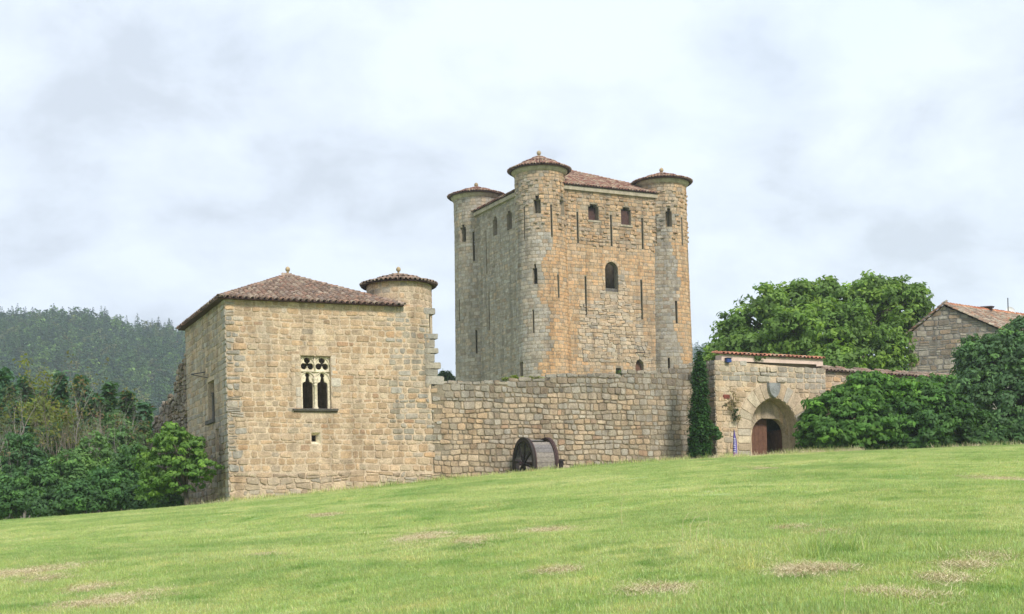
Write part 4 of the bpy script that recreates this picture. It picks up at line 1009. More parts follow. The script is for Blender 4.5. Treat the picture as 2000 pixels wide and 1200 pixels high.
for k in range(5):
    y0 = 1.22+k*.3
    mesh_obj('plank', *(lambda m: (m.v, m.f))(MB().box(du1+.0, du1+.06, y0, y0+.29, gB, dzs+.35)), 'door_wood', dr)
# rendered parapet with tile cap
pu0, pu1 = GF.right(1409, 700)[0], GF.right(1607, 712)[0]
pz = lambda px, py: GF.right(px, py)[1]
A0, A1 = pz(1411, 693), pz(1606, 703)
mesh_obj('rendered_parapet', *(lambda m: (m.v, m.f))(MB().add([(pu0, -.02, slopeT(pu0)-.03), (pu1-.28*1.6, -.02, pz(1589, 712)), (pu1-.28*1.6, -.02, pz(1590, 716)), (pu1, -.02, pz(1607, 715)), (pu1, -.02, A1), (pu0, -.02, A0), (pu0, .55, slopeT(pu0)-.03), (pu1, .55, slopeT(pu1)-.03), (pu1, .55, A1), (pu0, .55, A0)], [(0, 1, 2, 3, 4, 5), (5, 4, 8, 9), (3, 7, 8, 4), (0, 5, 9, 6), (6, 9, 8, 7)])), 'pink_render', gate)
T = Tiles(); pc = mesh_obj('parapet_cap', [(pu0-.1, -.14, A0+.0), (pu1+.1, -.14, A1+.0), (pu1+.1, .7, A1+.16), (pu0-.1, .7, A0+.16)], [(0, 1, 2, 3)], 'tile_base', gate)
TG = [(.36, .15, .10), (.38, .17, .11), (.5, .22, .14), (.45, .3, .22)]
T.slope([(pu0-.1, -.14, A0), (pu1+.1, -.14, A1), (pu1+.1, .6, A1+.12), (pu0-.1, .6, A0+.12)], (pu0-.1, -.14, A0), (pu1+.1, -.14, A1), TG, rng, .26, .42, .3)
for it in T.items: mesh_obj('roof_tile', it[1], it[2], 'tile', pc, [it[3]]*len(it[1]), True)
lp = GF.right(1419.5, 704); lm = tag(empty('wall_lamp', (*GF.w(lp[0], -.02), lp[1]), GF.a), 'small blue lamp fixed at the top left corner of the gatehouse', 'lamp')
MB().box(-.13, .13, -.22, -.02, -.13, .08).build('lamp_housing', 'blue_metal', lm); MB().box(-.16, .16, -.26, .0, .082, .11).build('lamp_cap', 'black_metal', lm)

# low wall to the right of the gate with tile coping
LW = Frame(*GF.w(gW, .25), R(26.0)); low = root_for('garden_wall', LW, label='low buff stone wall with red tile coping to the right of the gatehouse', cat='wall')
lu1 = LW.right(1900, 760)[0]; lt0, lt1 = LW.right(1616, 726)[1], LW.right(1860, 742)[1]; ltop = lambda u: lt0+(lt1-lt0)*u/LW.right(1860, 742)[0]
wc = plate('wall_core', [(0.01, .5), (lu1, .5), (lu1, ltop(lu1)), (0.01, lt0)], [], MF(), .5, 'mortar_buff', low, back=True)
st = Stones(); courses(st, MF(), .02, lu1, 2.5, lt0+.1, [], rng, (.26, .4), (.5, 1.0), lambda u, z, r: pick(r, dict(warm=3, buff=3, ochre=2, orange=.6, grey=.8)), .03, .03, .03, top=ltop, rub=.2)
for it in st.items: it.append(wc)
st.build(wc, 200)
cap = mesh_obj('coping', [(0, -.2, lt0), (lu1, -.2, ltop(lu1)), (lu1, .25, ltop(lu1)+.2), (0, .25, lt0+.2), (0, .7, lt0), (lu1, .7, ltop(lu1))], [(0, 1, 2, 3), (3, 2, 5, 4)], 'tile_base', low)
T = Tiles(); T.slope([(0, -.2, lt0), (lu1, -.2, ltop(lu1)), (lu1, .25, ltop(lu1)+.2), (0, .25, lt0+.2)], (0, -.2, lt0), (lu1, -.2, ltop(lu1)), TP, rng, .25, .46, .4)
for it in T.items: mesh_obj('roof_tile', it[1], it[2], 'tile', cap, [it[3]]*len(it[1]), True)

# ------------------------------------------------------------------ house on the right
HY0 = 95.0; HF = Frame(ray(1773, 700)[0]*HY0, HY0, R(-14)); hs_ = root_for('stone_house', HF, label='grey stone house with gable end and mossy red tile roof behind the trees', cat='house')
hA = HF.right(1843, 598); hE0 = HF.right(1773, 656); hE1 = (2*hA[0]-hE0[0], hE0[1]); hz0 = 2.0
print('house', hA, hE0, hE1)
hE1 = (hA[0]+(hA[0]-hE0[0])*1.5, HF.right(1930, 634)[1]-(0)); sl2 = (hA[1]-HF.right(1918, 630)[1])/(HF.right(1918, 630)[0]-hA[0]); hE1 = (hE1[0], hA[1]-sl2*(hE1[0]-hA[0]))
gw_ = plate('gable_wall', [(hE0[0], hz0), (hE1[0], hz0), hE1, hA, hE0], [], MF(), .4, 'mortar_grey', hs_)
st = Stones(); courses(st, MF(), hE0[0], hE1[0], 6, hA[1], [], rng, (.24, .42), (.35, .8), lambda u, z, r: pick(r, dict(grey=4, dark=2.5, brown=2, lgrey=1)), .05, .03, .04, top=lambda u: float(np.interp(u, [hE0[0], hA[0], hE1[0]], [hE0[1], hA[1], hE1[1]])), rub=.4)
for it in st.items: it.append(gw_)
st.build(gw_, 200)
# the ridge runs back and to the right
LB = 14.0
Rd = Vector((HF.c*0, 0, 0)); 
sk = .0
def back(p, L): return (p[0]+L*.42, L, p[1])
# ridge end is surveyed so that it falls to the right behind the tree
mb = MB(); a = (hA[0], -.15, hA[1]+.05); e0 = (hE0[0]-.25, -.15, hE0[1]-.1); e1 = (hE1[0]+.2, -.15, hE1[1]-.1)
sh_ = lambda p, L: (p[0]+L*.75, p[1]+L, p[2])
bA, b0, b1 = sh_(a, LB), sh_(e0, LB), sh_(e1, LB)
mesh_obj('side_walls', [(hE0[0], 0, hz0), (*sh_((hE0[0], 0, 0), LB)[:2], hz0), (*sh_((hE0[0], 0, 0), LB)[:2], hE0[1]), (hE0[0], 0, hE0[1]), (hE1[0], 0, hz0), (*sh_((hE1[0], 0, 0), LB)[:2], hz0), (*sh_((hE1[0], 0, 0), LB)[:2], hE1[1]), (hE1[0], 0, hE1[1])], [(0, 1, 2, 3), (4, 5, 6, 7), (1, 5, 6, 2)], 'mortar_grey', hs_)
hr_ = mesh_obj('roof', [a, e0, e1, bA, b0, b1], [(0, 1, 4, 3), (0, 3, 5, 2), (3, 4, 5)], 'tile_base', hs_)
TH = [(.27, .19, .145), (.31, .18, .12), (.33, .26, .20), (.22, .165, .13), (.34, .29, .23), (.25, .21, .16)]
T = Tiles(); T.slope([e1, b1, bA, a], b1, e1, TH, rng, .26, .44, .36); T.line(a, bA, [(.42, .16, .09), (.5, .25, .15)], rng, .32, .36); T.line(e1, a, TH, rng, .3, .36); T.line(e0, a, TH, rng, .28, .36)
T.build(Matrix.Translation((HF.X0, HF.Y0, 0)) @ Matrix.Rotation(HF.a, 4, 'Z'), hr_, 290, None)
def ridge_pt(px):
    best = None
    for i in range(200):
        L = LB*i/199; p = sh_(a, L); X, Y = HF.w(p[0], p[1]); z = p[2]
        x_ = (X*cr-z*sr)/Y*FPX+1000
        if best is None or abs(x_-px) < best[0]: best = (abs(x_-px), p, Y, 1040-(X*sr+z*cr)/Y*FPX)
    return best
for px in (1912, 1940, 1985): print('ridge at', px, ridge_pt(px))
scl_ = 100/FPX
_, p, _, _ = ridge_pt(1926); ch = empty('chimney', (p[0], p[1]+.3, p[2])); ch.parent = hs_
MB().box(-.45, .45, -.3, .3, -.6, -.02).build('chimney_stack', 'mortar_grey', ch)
for dx in (-.42, .34): 
    for dy in (-.26, .2): MB().box(dx, dx+.1, dy, dy+.07, -.02, .27).build('chimney_post', 'rust_iron', ch)
mesh_obj('chimney_cap', [(-.58, -.4, .27), (.58, -.4, .27), (.58, .4, .27), (-.58, .4, .27), (-.3, 0, .38), (.4, 0, .38)], [(0, 1, 5, 4), (1, 2, 5), (2, 3, 4, 5), (3, 0, 4), (0, 3, 2, 1)], 'rust_iron', ch)
for px in (1944.5, 1955.5):
    _, p, _, _ = ridge_pt(px); MB().lathe(p[0], p[1]+.2, [(.1, p[2]-.1), (.11, p[2]+.1), (.16, p[2]+.12), (.16, p[2]+.22), (.02, p[2]+.22)], 12).build('chimney_pot', 'rust_iron', hs_)
_, p, _, _ = ridge_pt(1969.5); MB().tube([(p[0], p[1]+.1, p[2]-.1), (p[0], p[1]+.1, p[2]+1.15)], .035, 6).build('antenna_mast', 'black_metal', hs_)
_, p, _, _ = ridge_pt(1973); dp = MB(); prof = []
for i in range(7): q = i/6*1.1; prof.append((.36*math.sin(q)/math.sin(1.1), .14*(1-math.cos(q))/(1-math.cos(1.1))))
dp.lathe(0, 0, prof, 20); d_ = dp.build('satellite_dish', 'white_dish', hs_, True); d_.location = (p[0], p[1]+.3, p[2]+.2); d_.rotation_euler = (R(70), 0, R(25))

# ------------------------------------------------------------------ mill wheel in front of the curtain wall
WY = 69.3; wc_ = at(1023, 906, WY); wr = 1.30
wh = tag(empty('mill_wheel', (wc_.x, wc_.y, wc_.z), aCB), 'old grey plank mill wheel with dark spokes leaning at the foot of the curtain wall', 'mill wheel')
# local x is the axle
def ringx(x0, x1, r0, r1, n=36):
    vs = []; fs = []
    for (x, r) in ((x0, r0), (x0, r1), (x1, r1), (x1, r0)):
        for k in range(n): q = 2*math.pi*k/n; vs.append((x, r*math.cos(q), r*math.sin(q)))
    for j in range(4):
        for k in range(n): fs.append((j*n+k, j*n+(k+1) % n, ((j+1) % 4)*n+(k+1) % n, ((j+1) % 4)*n+k))
    return vs, fs
WL = 1.25
v, f = ringx(-.06, .06, wr-.2, wr, 40); mesh_obj('wheel_rim', v, f, 'dark_wood', wh)
v, f = ringx(WL-.06, WL+.06, wr-.2, wr, 40); mesh_obj('wheel_rim', v, f, 'rust_iron', wh)
for x in (.09, WL-.12):
    v, f = ringx(x, x+.05, wr-.09, wr-.02, 40); mesh_obj('iron_band', v, f, 'rust_iron', wh)
npk = 30
for k in range(npk):                                       # planks of the drum
    q0 = 2*math.pi*k/npk; q1 = 2*math.pi*(k+.94)/npk; r0, r1 = wr-.16, wr-.11+rng.uniform(-.008, .008)
    if abs(q0-math.pi*.55) < .28: continue
    mesh_obj('plank', [(x, r*math.cos(q), r*math.sin(q)) for x in (.07, WL-.07) for (r, q) in ((r0, q0), (r0, q1), (r1, q1), (r1, q0))], [(0, 1, 2, 3), (4, 7, 6, 5), (0, 4, 5, 1), (1, 5, 6, 2), (2, 6, 7, 3), (3, 7, 4, 0)], 'old_wood' if rng.random() < .7 else 'old_wood_dark', wh)
for x in (0.0, WL):
    for k in range(4):
        q = math.pi*k/4+.22; dy, dz = math.cos(q)*(wr-.12), math.sin(q)*(wr-.12); px_, pz_ = -math.sin(q)*.05, math.cos(q)*.05
        mesh_obj('spoke', [(x-.04, -dy-px_, -dz-pz_), (x-.04, -dy+px_, -dz+pz_), (x-.04, dy+px_, dz+pz_), (x-.04, dy-px_, dz-pz_), (x+.04, -dy-px_, -dz-pz_), (x+.04, -dy+px_, -dz+pz_), (x+.04, dy+px_, dz+pz_), (x+.04, dy-px_, dz-pz_)], [(0, 1, 2, 3), (4, 7, 6, 5), (0, 4, 5, 1), (1, 5, 6, 2), (2, 6, 7, 3), (3, 7, 4, 0)], 'dark_wood', wh)
mb = MB().tube([(-.45, 0, 0), (2.15, 0, 0)], .09, 10); mb.build('axle', 'rust_iron', wh, True)
for x in (-.4, 1.98):
    MB().box(x-.09, x+.09, -.16, .16, -1.6, .12).build('bearing_post', 'dark_wood', wh); MB().box(x-.14, x+.14, -.24, .24, .10, .2).build('bearing_cap', 'dark_wood', wh)
mb = MB().tube([(-.4, -.12, -.1), (-.4, -.9, -1.3)], .06, 5); mb.build('brace', 'dark_wood', wh)
MB().box(1.3, 2.0, -.1, .1, -.35, -.15).build('cross_beam', 'rust_iron', wh)

# ------------------------------------------------------------------ banner by the gate
bp = GF.right(1433, 893, -.6); bX, bY = GF.w(bp[0], -.6); bz = gz(bX, bY)
ban = tag(empty('feather_banner', (bX, bY, bz), R(5)), 'narrow pink and purple feather banner beside the gate', 'banner')
H_ = at(1438, 838, bY).z-bz
MB().tube([(-.05, 0, -.2), (-.05, .0, .4), (.0, 0, H_*.7), (.05, .02, H_)], [.03, .025, .018, .012], 6).build('pole', 'black_metal', ban, True)
vs = []; cs_ = []; n = 26
for i in range(n+1):
    t = i/n; z = .14*H_+t*.84*H_; xl = -.06+.1*t; wd = .26*(1-t)**.5*(.35+.65*min(1, (1-t)*3))+.02
    c = (.50, .05, .16) if t < .18 else ((.30, .05, .30) if t < .32 else (.09, .06, .30)); cr2 = (.40, .20, .42) if t < .3 else (.18, .14, .42)
    for s in range(5):
        vs.append((xl+wd*s/4, .03*math.sin(s*1.6+t*6), z)); cs_.append(c if s < 2 else cr2)
fs = [(i*5+s, i*5+s+1, (i+1)*5+s+1, (i+1)*5+s) for i in range(n) for s in range(4)]
fl = mesh_obj('banner_cloth', vs, fs, 'straw', ban, cs_, True)
mb = MB()
for i in range(7):                                         # pale upright lettering, too small to read in the photograph
    z = H_*(.40+i*.055); x0 = -.005+.02*i/7
    for (a, b_, c, d) in (((0, .10, 0, .018), (0, .10, .04, .058), (0, .02, 0, .058)) if i % 3 == 0 else (((0, .11, .02, .038), (.08, .10, 0, .058)) if i % 3 == 1 else ((0, .02, 0, .058), (.08, .10, 0, .058), (0, .1, .02, .035)))): mb.box(x0+a, x0+b_, -.05, -.045, z+c, z+d)
mb.build('lettering', 'white_dish', fl)

# ------------------------------------------------------------------ trees and shrubs
rv = np.random.default_rng(77); rng = random.Random(5)
def BL(px, py, Y, rx, rz, ry=None):
    c = at(px, py, Y); k = Y/FPX; return (c.x, c.y, c.z, rx*k, (ry if ry is not None else rx)*k, rz*k)
def leafy(name, blobs, base_px, Y, label, cat, ncl, nleaf, crad, lsize, colr, part='crown', trunk_r=.22, ntr=9, group=None, sprigs=0, **kw):
    A, B = ray(base_px, 960); X = A*Y; z = gz(X, Y); t = tag(empty(name, (X, Y, z)), label, cat, group)
    off = np.array([X, Y, z]); bl = [tuple(np.array(b[:3])-off)+tuple(b[3:]) for b in blobs]
    if sprigs:
        for b in list(bl):
            for _ in range(sprigs):
                d = rv.normal(size=3); d[2] = abs(d[2])*1.1-.1; d /= np.linalg.norm(d); rr_ = min(b[3], b[5])*rv.uniform(.20, .36)
                bl.append((b[0]+d[0]*b[3]*1.02, b[1]+d[1]*b[4]*1.0, b[2]+d[2]*b[5]*1.04, rr_*.9, rr_*.9, rr_*rv.uniform(1.1, 1.7)))
    v, c = clumps(bl, ncl, nleaf, crad, lsize, colr, rv, **kw); quads_obj(part, v, c, 'leaf', t)
    mb = MB(); cols = (.10, .085, .065)
    cz = float(np.mean([b[2] for b in bl])); r0 = max(.3, cz*.45)
    mb.tube([(0, 0, -.4), (.05, 0, r0*.5), (0, .1, r0)], [trunk_r*1.25, trunk_r, trunk_r*.85], 8, cols)
    mb.build('trunk', 'bark', t, True)
    lb = MB()
    for k in range(ntr):
        b = bl[int(rng.random()*len(bl))]; e = Vector((b[0]+rng.uniform(-.6, .6)*b[3], b[1]+rng.uniform(-.6, .6)*b[4], b[2]+rng.uniform(-.2, .7)*b[5])); m_ = Vector((0, .1, r0)).lerp(e, .5)+Vector((0, 0, .12*e.length))
        lb.tube([(0, .1, r0*.92), m_, e], [trunk_r*.55, trunk_r*.35, trunk_r*.1], 5, cols)
    lb.build('branches', 'bark', t, True)
    return t
# broadleaf tree by the corner building
leafy('young_broadleaf_tree', [BL(332, 864, 66, 26, 24), BL(350, 885, 66, 45, 34), BL(315, 905, 66, 38, 40), BL(392, 915, 65.6, 34, 15, 24), BL(345, 935, 66, 55, 24, 40), BL(372, 862, 66, 14, 14), BL(300, 950, 66, 30, 30), BL(342, 840, 66, 14, 15)],
      362, 66, 'bright green young broadleaf tree leaning against the side of the corner building', 'tree', 560, 26, .27, .115, (.115, .22, .045), trunk_r=.12, sprigs=5, light=(1.8, 1.6, 1.3), flat=.4, shell=(.5, 1.3))
# big tree behind the gatehouse
leafy('chestnut_tree', [BL(1440, 670, 97, 48, 45), BL(1500, 630, 97, 60, 50), BL(1560, 605, 98, 60, 42), BL(1625, 600, 98, 50, 40), BL(1700, 590, 98, 45, 42), BL(1745, 610, 97, 52, 45), BL(1700, 562, 98, 18, 20), BL(1745, 575, 98, 18, 16), BL(1775, 600, 97, 30, 30), BL(1600, 660, 94, 90, 55, 50), BL(1500, 690, 94, 80, 40, 50), BL(1700, 690, 95, 75, 45, 50), BL(1410, 700, 96, 25, 22), BL(1640, 705, 90, 45, 28, 30), BL(1540, 650, 92, 45, 35, 25)],
      1600, 97, 'huge round leafy chestnut tree rising behind the gatehouse', 'tree', 1900, 40, .62, .19, (.125, .215, .048), trunk_r=.5, ntr=30, sprigs=8, light=(1.9, 1.7, 1.2), flat=.6)
# shrubs in front of the garden wall
leafy('walnut_shrub', [BL(1640, 810, 74.5, 60, 40), BL(1700, 775, 75, 38, 38), BL(1620, 850, 73.6, 52, 32), BL(1700, 840, 73.6, 75, 42, 45), BL(1720, 757, 75, 20, 14), BL(1770, 790, 75, 55, 42), BL(1655, 775, 75, 25, 18)],
      1680, 75, 'broad dark leafy shrub hiding the garden wall right beside the gate', 'shrub', 1300, 36, .42, .15, (.078, .175, .034), trunk_r=.14, ntr=16, sprigs=4, light=(2.0, 1.8, 1.3), flat=.4)
leafy('walnut_shrub', [BL(1810, 800, 75, 60, 45), BL(1850, 840, 74.4, 75, 45, 45), BL(1790, 850, 73.8, 60, 35), BL(1760, 835, 74, 50, 40), BL(1830, 765, 76, 40, 25)],
      1820, 75.4, 'lower dark shrub filling the gap between gate shrub and the large right hand tree', 'shrub', 1000, 34, .42, .15, (.060, .135, .036), trunk_r=.14, ntr=14, sprigs=4, light=(1.8, 1.7, 1.3), flat=.4)
leafy('large_dark_tree', [BL(1967, 708, 77, 58, 52), BL(1925, 720, 77, 50, 55), BL(2015, 672, 78, 55, 45), BL(1990, 770, 76.5, 95, 70, 60), BL(1900, 770, 76, 45, 45), BL(2060, 740, 78, 80, 80), BL(1960, 820, 75.6, 90, 55, 55), BL(1895, 700, 77, 28, 26), BL(1985, 652, 78, 22, 18), BL(2100, 800, 77, 90, 80)],
      1985, 77.5, 'tall dark bluish green tree at the meadow corner in front of the stone house', 'tree', 2300, 36, .42, .14, (.078, .150, .062), trunk_r=.3, ntr=24, sprigs=4, light=(1.7, 1.7, 1.2), flat=.5)
leafy('walnut_shrub', [BL(1950, 860, 74.6, 60, 28), BL(2010, 850, 74.6, 55, 35), BL(1900, 865, 74.4, 40, 22)], 1960, 75.2, 'lowest dark shrub filling the foot of the large right hand tree', 'shrub', 520, 34, .4, .15, (.055, .12, .036), trunk_r=.1, ntr=8, sprigs=4, light=(1.7, 1.6, 1.3), flat=.4)
# cypress at the junction of curtain wall and gatehouse
CY = 72.6
leafy('cypress', [BL(1366, y, CY, w_, 26, w_) for y, w_ in ((705, 6), (722, 10), (745, 13), (775, 16), (805, 18), (835, 19), (862, 20), (885, 21))], 1366, CY, 'slim dark columnar cypress standing in the corner left of the gatehouse', 'cypress', 950, 26, .2, .075, (.026, .075, .018), part='foliage', trunk_r=.09, ntr=4, light=(1.8, 1.7, 1.4), up=1.4, flat=1.5, shell=(.6, 1.05))
leafy('leafy_sapling', [BL(1388, 838, 72.7, 14, 8, 12), BL(1396, 850, 72.7, 12, 8, 12), BL(1376, 832, 72.2, 12, 9, 8)], 1386, 72.7, 'light green sapling leaning out beside the cypress foot', 'sapling', 60, 20, .16, .08, (.05, .12, .03), trunk_r=.03, ntr=5)
def wall_plant(name, blobs, px, py, fr, y, label, cat, ncl, nleaf, crad, ls, colr, **kw):
    p = fr.right(px, py, y); X, Y = fr.w(p[0], y); t = tag(empty(name, (X, Y, p[1])), label, cat); off = np.array([X, Y, p[1]])
    bl = [tuple(np.array(b[:3])-off)+tuple(b[3:]) for b in blobs]; v, c = clumps(bl, ncl, nleaf, crad, ls, colr, rv, **kw); quads_obj('foliage', v, c, 'leaf', t)
    MB().tube([(0, .05, -.1), (.02, -.1, .1), tuple(bl[0][:3])], .015, 4, (.1, .08, .06)).build('stem', 'bark', t); return t
gy = 73.6
wall_plant('wall_creeper', [BL(1432, 775, gy, 9, 18, 5), BL(1437, 815, gy, 8, 12, 5), BL(1428, 795, gy, 7, 10, 5)], 1434, 812, GF, -.02, 'sparse brownish creeper climbing the gatehouse wall left of the arch', 'creeper', 45, 10, .2, .05, (.16, .14, .07))
wall_plant('wall_weed', [BL(1412, 790, gy, 5, 9, 5)], 1411, 797, GF, -.02, 'small dark green tuft growing from the gatehouse wall under the red stone', 'weed', 10, 14, .12, .05, (.03, .06, .02))
wall_plant('wall_weed', [BL(1436, 808, gy, 7, 11, 5)], 1434, 818, GF, -.02, 'small dark green tuft growing low on the gatehouse wall beside the arch foot', 'weed', 14, 14, .13, .05, (.03, .06, .02))
cY = lambda px: CB.w(CB.right(px, 735)[0], .4)[1]
wall_plant('wall_top_grass', [BL(998, 741, cY(998), 12, 5, 4), BL(1012, 738, cY(1012), 9, 4, 4)], 1003, 744, CB, .3, 'yellow green grass tuft on the curtain wall top below the front tower', 'weed', 40, 16, .13, .07, (.20, .26, .06), up=1.2)
wall_plant('wall_top_grass', [BL(1045, 739, cY(1045), 16, 3, 4)], 1045, 742, CB, .3, 'thin strip of pale weeds on the curtain wall top at the tower foot', 'weed', 34, 14, .10, .06, (.22, .24, .08), up=1.2)
wall_plant('wall_top_grass', [BL(1212, 733, cY(1212), 6, 8, 4)], 1212, 738, CB, .4, 'small green bush on the wall top in front of the square keep opening', 'weed', 22, 16, .14, .06, (.09, .15, .04))
wall_plant('wall_top_grass', [BL(862, 744, cY(862), 7, 3, 4)], 862, 748, CB, .3, 'tiny green tuft where the curtain wall meets the broken building edge', 'weed', 10, 14, .10, .06, (.12, .2, .05), up=1.2)
wall_plant('climbing_vine', [BL(1382, 703, 74.2, 14, 5, 5), BL(1370, 707, 74.0, 8, 5, 5), BL(1395, 696, 74.6, 10, 4, 5)], 1380, 708, CB, .2, 'bright yellow green vine tips spilling over the wall above the cypress', 'vine', 50, 14, .16, .08, (.17, .26, .06), up=.8)
wall_plant('parapet_weed', [BL(1485, 700, 74.4, 14, 4, 4)], 1485, 704, GF, .1, 'thin green weed growing on the pink gatehouse parapet', 'weed', 16, 10, .1, .06, (.10, .17, .05), up=1)

# woods at the left edge of the meadow
for (px, py, Y, rx, rz, cl_, lab) in ((78, 815, 90, 22, 42, (.16, .21, .05), 'slim yellow green broadleaf tree behind the ivy clad trunk'), (135, 845, 88, 24, 45, (.09, .16, .06), 'slim mid green tree between the tall bare trees'), (232, 835, 88, 22, 38, (.085, .155, .06), 'slim mid green tree under the pointed pine'), (8, 860, 86, 30, 45, (.085, .15, .06), 'round topped green tree at the left frame edge'), (190, 850, 90, 22, 34, (.10, .165, .07), 'pale green tree behind the pale green bush'), (275, 860, 84, 18, 34, (.08, .15, .055), 'narrow green tree left of the ruined wall')):
    leafy('slim_broadleaf_tree', [BL(px, py, Y, rx, rz*.6), BL(px-rx*.3, py+rz*.5, Y, rx, rz*.5), BL(px+rx*.3, py+rz*.8, Y, rx, rz*.5), BL(px, py-rz*.45, Y, rx*.55, rz*.45)], px, Y, lab, 'tree', 200, 24, .36, .14, cl_, trunk_r=.1, ntr=6, sprigs=4, group='slim green trees in the left hand woods', light=(1.7, 1.6, 1.2))
def conifer(px, ytop, Y, wpx, label, colr, lean=0, group='conifers in the left hand woods', name='pine_tree'):
    A, B = ray(px, ytop-14); X = A*Y; z0 = gz(X, Y); H = B*Y-z0; t = tag(empty(name, (X, Y, z0)), label, 'tree', group)
    Wd = wpx*2.0*Y/FPX; P, N, Sz, Cc = [], [], [], []
    lev = int(H*3.0); mb = MB(); mb.tube([(0, 0, -.5), (lean*.5, 0, H*.5), (lean, 0, H*.98)], [.2, .12, .02], 7, (.10, .08, .07)); mb.build('trunk', 'bark', t, True)
    for i in range(lev):
        f = i/lev; z = H*(.12+.88*f); r_ = Wd*(1-f)**.75*rv.uniform(.7, 1.15)+.12; nb = int(7+7*(1-f))
        for k in range(nb):
            q = rv.uniform(0, 2*math.pi); 
            for m_ in range(15):
                rad = r_*rv.uniform(.25, 1.0); c = colr if rv.random() > .04 else (.16, .09, .05)
                P.append((lean*f+rad*math.cos(q)+rv.normal()*.14, rad*math.sin(q)+rv.normal()*.14, z+rad*.12+rv.normal()*.13)); N.append((math.cos(q)*.4+rv.normal()*.4, math.sin(q)*.4+rv.normal()*.4, 1)); Sz.append(rv.uniform(.2, .4)); Cc.append(np.array(c)*rv.uniform(.65, 1.3))
    N = np.array(N); N /= np.linalg.norm(N, axis=1)[:, None]; v, c = leaf_mesh(np.array(P), N, np.array(Sz), np.array(Cc), rv, .35); quads_obj('crown', v, c, 'leaf', t); return t
dk = (.075, .165, .085)
for a in ((8, 735, 92, 42, 'leftmost tall dark pine at the frame edge of the woods'), (48, 750, 96, 34, 'second dark pine from the left in the woods'), (118, 742, 100, 26, 'narrow pine standing between the bare trees'), (158, 748, 98, 28, 'spreading pine with flat dark top in the middle of the woods'), (212, 762, 98, 24, 'pointed green pine near the middle of the woods'), (248, 778, 96, 26, 'small pine with bronze tips left of the ruined wall'), (282, 800, 95, 22, 'lowest pine of the woods just left of the ruined wall'), (-30, 760, 94, 40, 'dark pine partly outside the frame'), (85, 770, 104, 26, 'rear pine behind the ivy clad trunk'), (185, 785, 92, 24, 'short dense pine among bare trunks'), (30, 800, 88, 26, 'short dark pine low at the left frame edge')):
    conifer(a[0], a[1], a[2], a[3], a[4], dk if a[0] not in (212, 248) else (.060, .130, .048))
def bare(px, ytop, Y, label, colr, seed, spread=.42, ivy=False, leaves=None, r=.10):
    A, B = ray(px, ytop+22); X = A*Y; z0 = gz(X, Y); H = B*Y-z0; t = tag(empty('bare_tree', (X, Y, z0)), label, 'tree', 'bare trees in the left hand woods'); rr = random.Random(seed)
    mb = MB(); out = []; p = Vector((0, 0, -.3)); 
    mb.tube([(0, 0, -.3), (rr.uniform(-.15, .15), 0, H*.3), (rr.uniform(-.3, .3), 0, H*.55)], [r, r*.8, r*.6], 7, colr); mb.build('trunk', 'bark', t, True)
    mb = MB(); tips = []
    for k in range(6):
        z = H*rr.uniform(.2, .55); q = rr.uniform(0, 6.28); d = Vector((math.cos(q)*.45, math.sin(q)*.45, 1)).normalized(); branches(mb, Vector((0, 0, z)), d, (H-z)*rr.uniform(.55, .85), r*.45, 3, rr, colr, spread, .45, tips, 5, 3)
    branches(mb, Vector((0, 0, H*.5)), Vector((0, 0, 1)), H*.48, r*.6, 3, rr, colr, spread, .4, tips, 5, 4); mb.build('branches', 'bark', t)
    if leaves is not None and tips:
        idx = rv.choice(len(tips), min(len(tips), leaves[1])); P = np.array([tips[i] for i in idx]); P = np.repeat(P, 5, 0)+rv.normal(size=(len(P)*5, 3))*.16; N = rv.normal(size=P.shape)+np.array([0, 0, .6]); N /= np.linalg.norm(N, axis=1)[:, None]
        v, c = leaf_mesh(P, N, rv.uniform(.08, .15, len(P)), np.array(leaves[0])*rv.uniform(.7, 1.3, (len(P), 1)), rv); quads_obj('leaves', v, c, 'leaf', t)
    if ivy:
        v, c = clumps([(0, 0, H*f, .32, .32, H*.12) for f in (.1, .25, .4, .55, .68)], 150, 16, .2, .09, (.018, .045, .012), rv); quads_obj('ivy', v, c, 'leaf', t)
    return t
gb, bb = (.27, .25, .22), (.22, .18, .14)
bare(12, 800, 80, 'bare grey many stemmed tree at the left frame edge', gb, 1, leaves=((.10, .12, .05), 60))
bare(38, 850, 78, 'low bare grey tree with pinkish twigs near the left edge', gb, 2, leaves=((.16, .13, .07), 18))
bare(97, 790, 82, 'ivy clad trunk with sparse yellow green top', bb, 3, ivy=True, leaves=((.17, .19, .04), 260))
bare(75, 835, 86, 'slender bare tree left of the ivy clad trunk', bb, 4, leaves=((.16, .13, .07), 18))
bare(150, 775, 84, 'tall bare pale tree right of the ivy clad trunk', gb, 6, leaves=((.15, .15, .05), 60))
bare(165, 840, 79, 'leaning bare tree with pale forked trunk', gb, 8)
bare(128, 850, 80, 'thin upright bare tree between two pale trunks', bb, 9)
bare(215, 810, 82, 'wide bare reddish brown tree in front of the pointed pine', bb, 10, leaves=((.17, .13, .06), 25))
bare(248, 835, 80, 'bare grey tree nearest to the young broadleaf tree', gb, 12, leaves=((.16, .13, .06), 18))
bare(188, 870, 77, 'short bare sapling standing over the front bushes', gb, 14)
bare(55, 775, 95, 'tall bare twiggy crown rising above the left pines', bb, 15)
bare(275, 855, 78, 'low bare tree just left of the broadleaf crown', bb, 16)
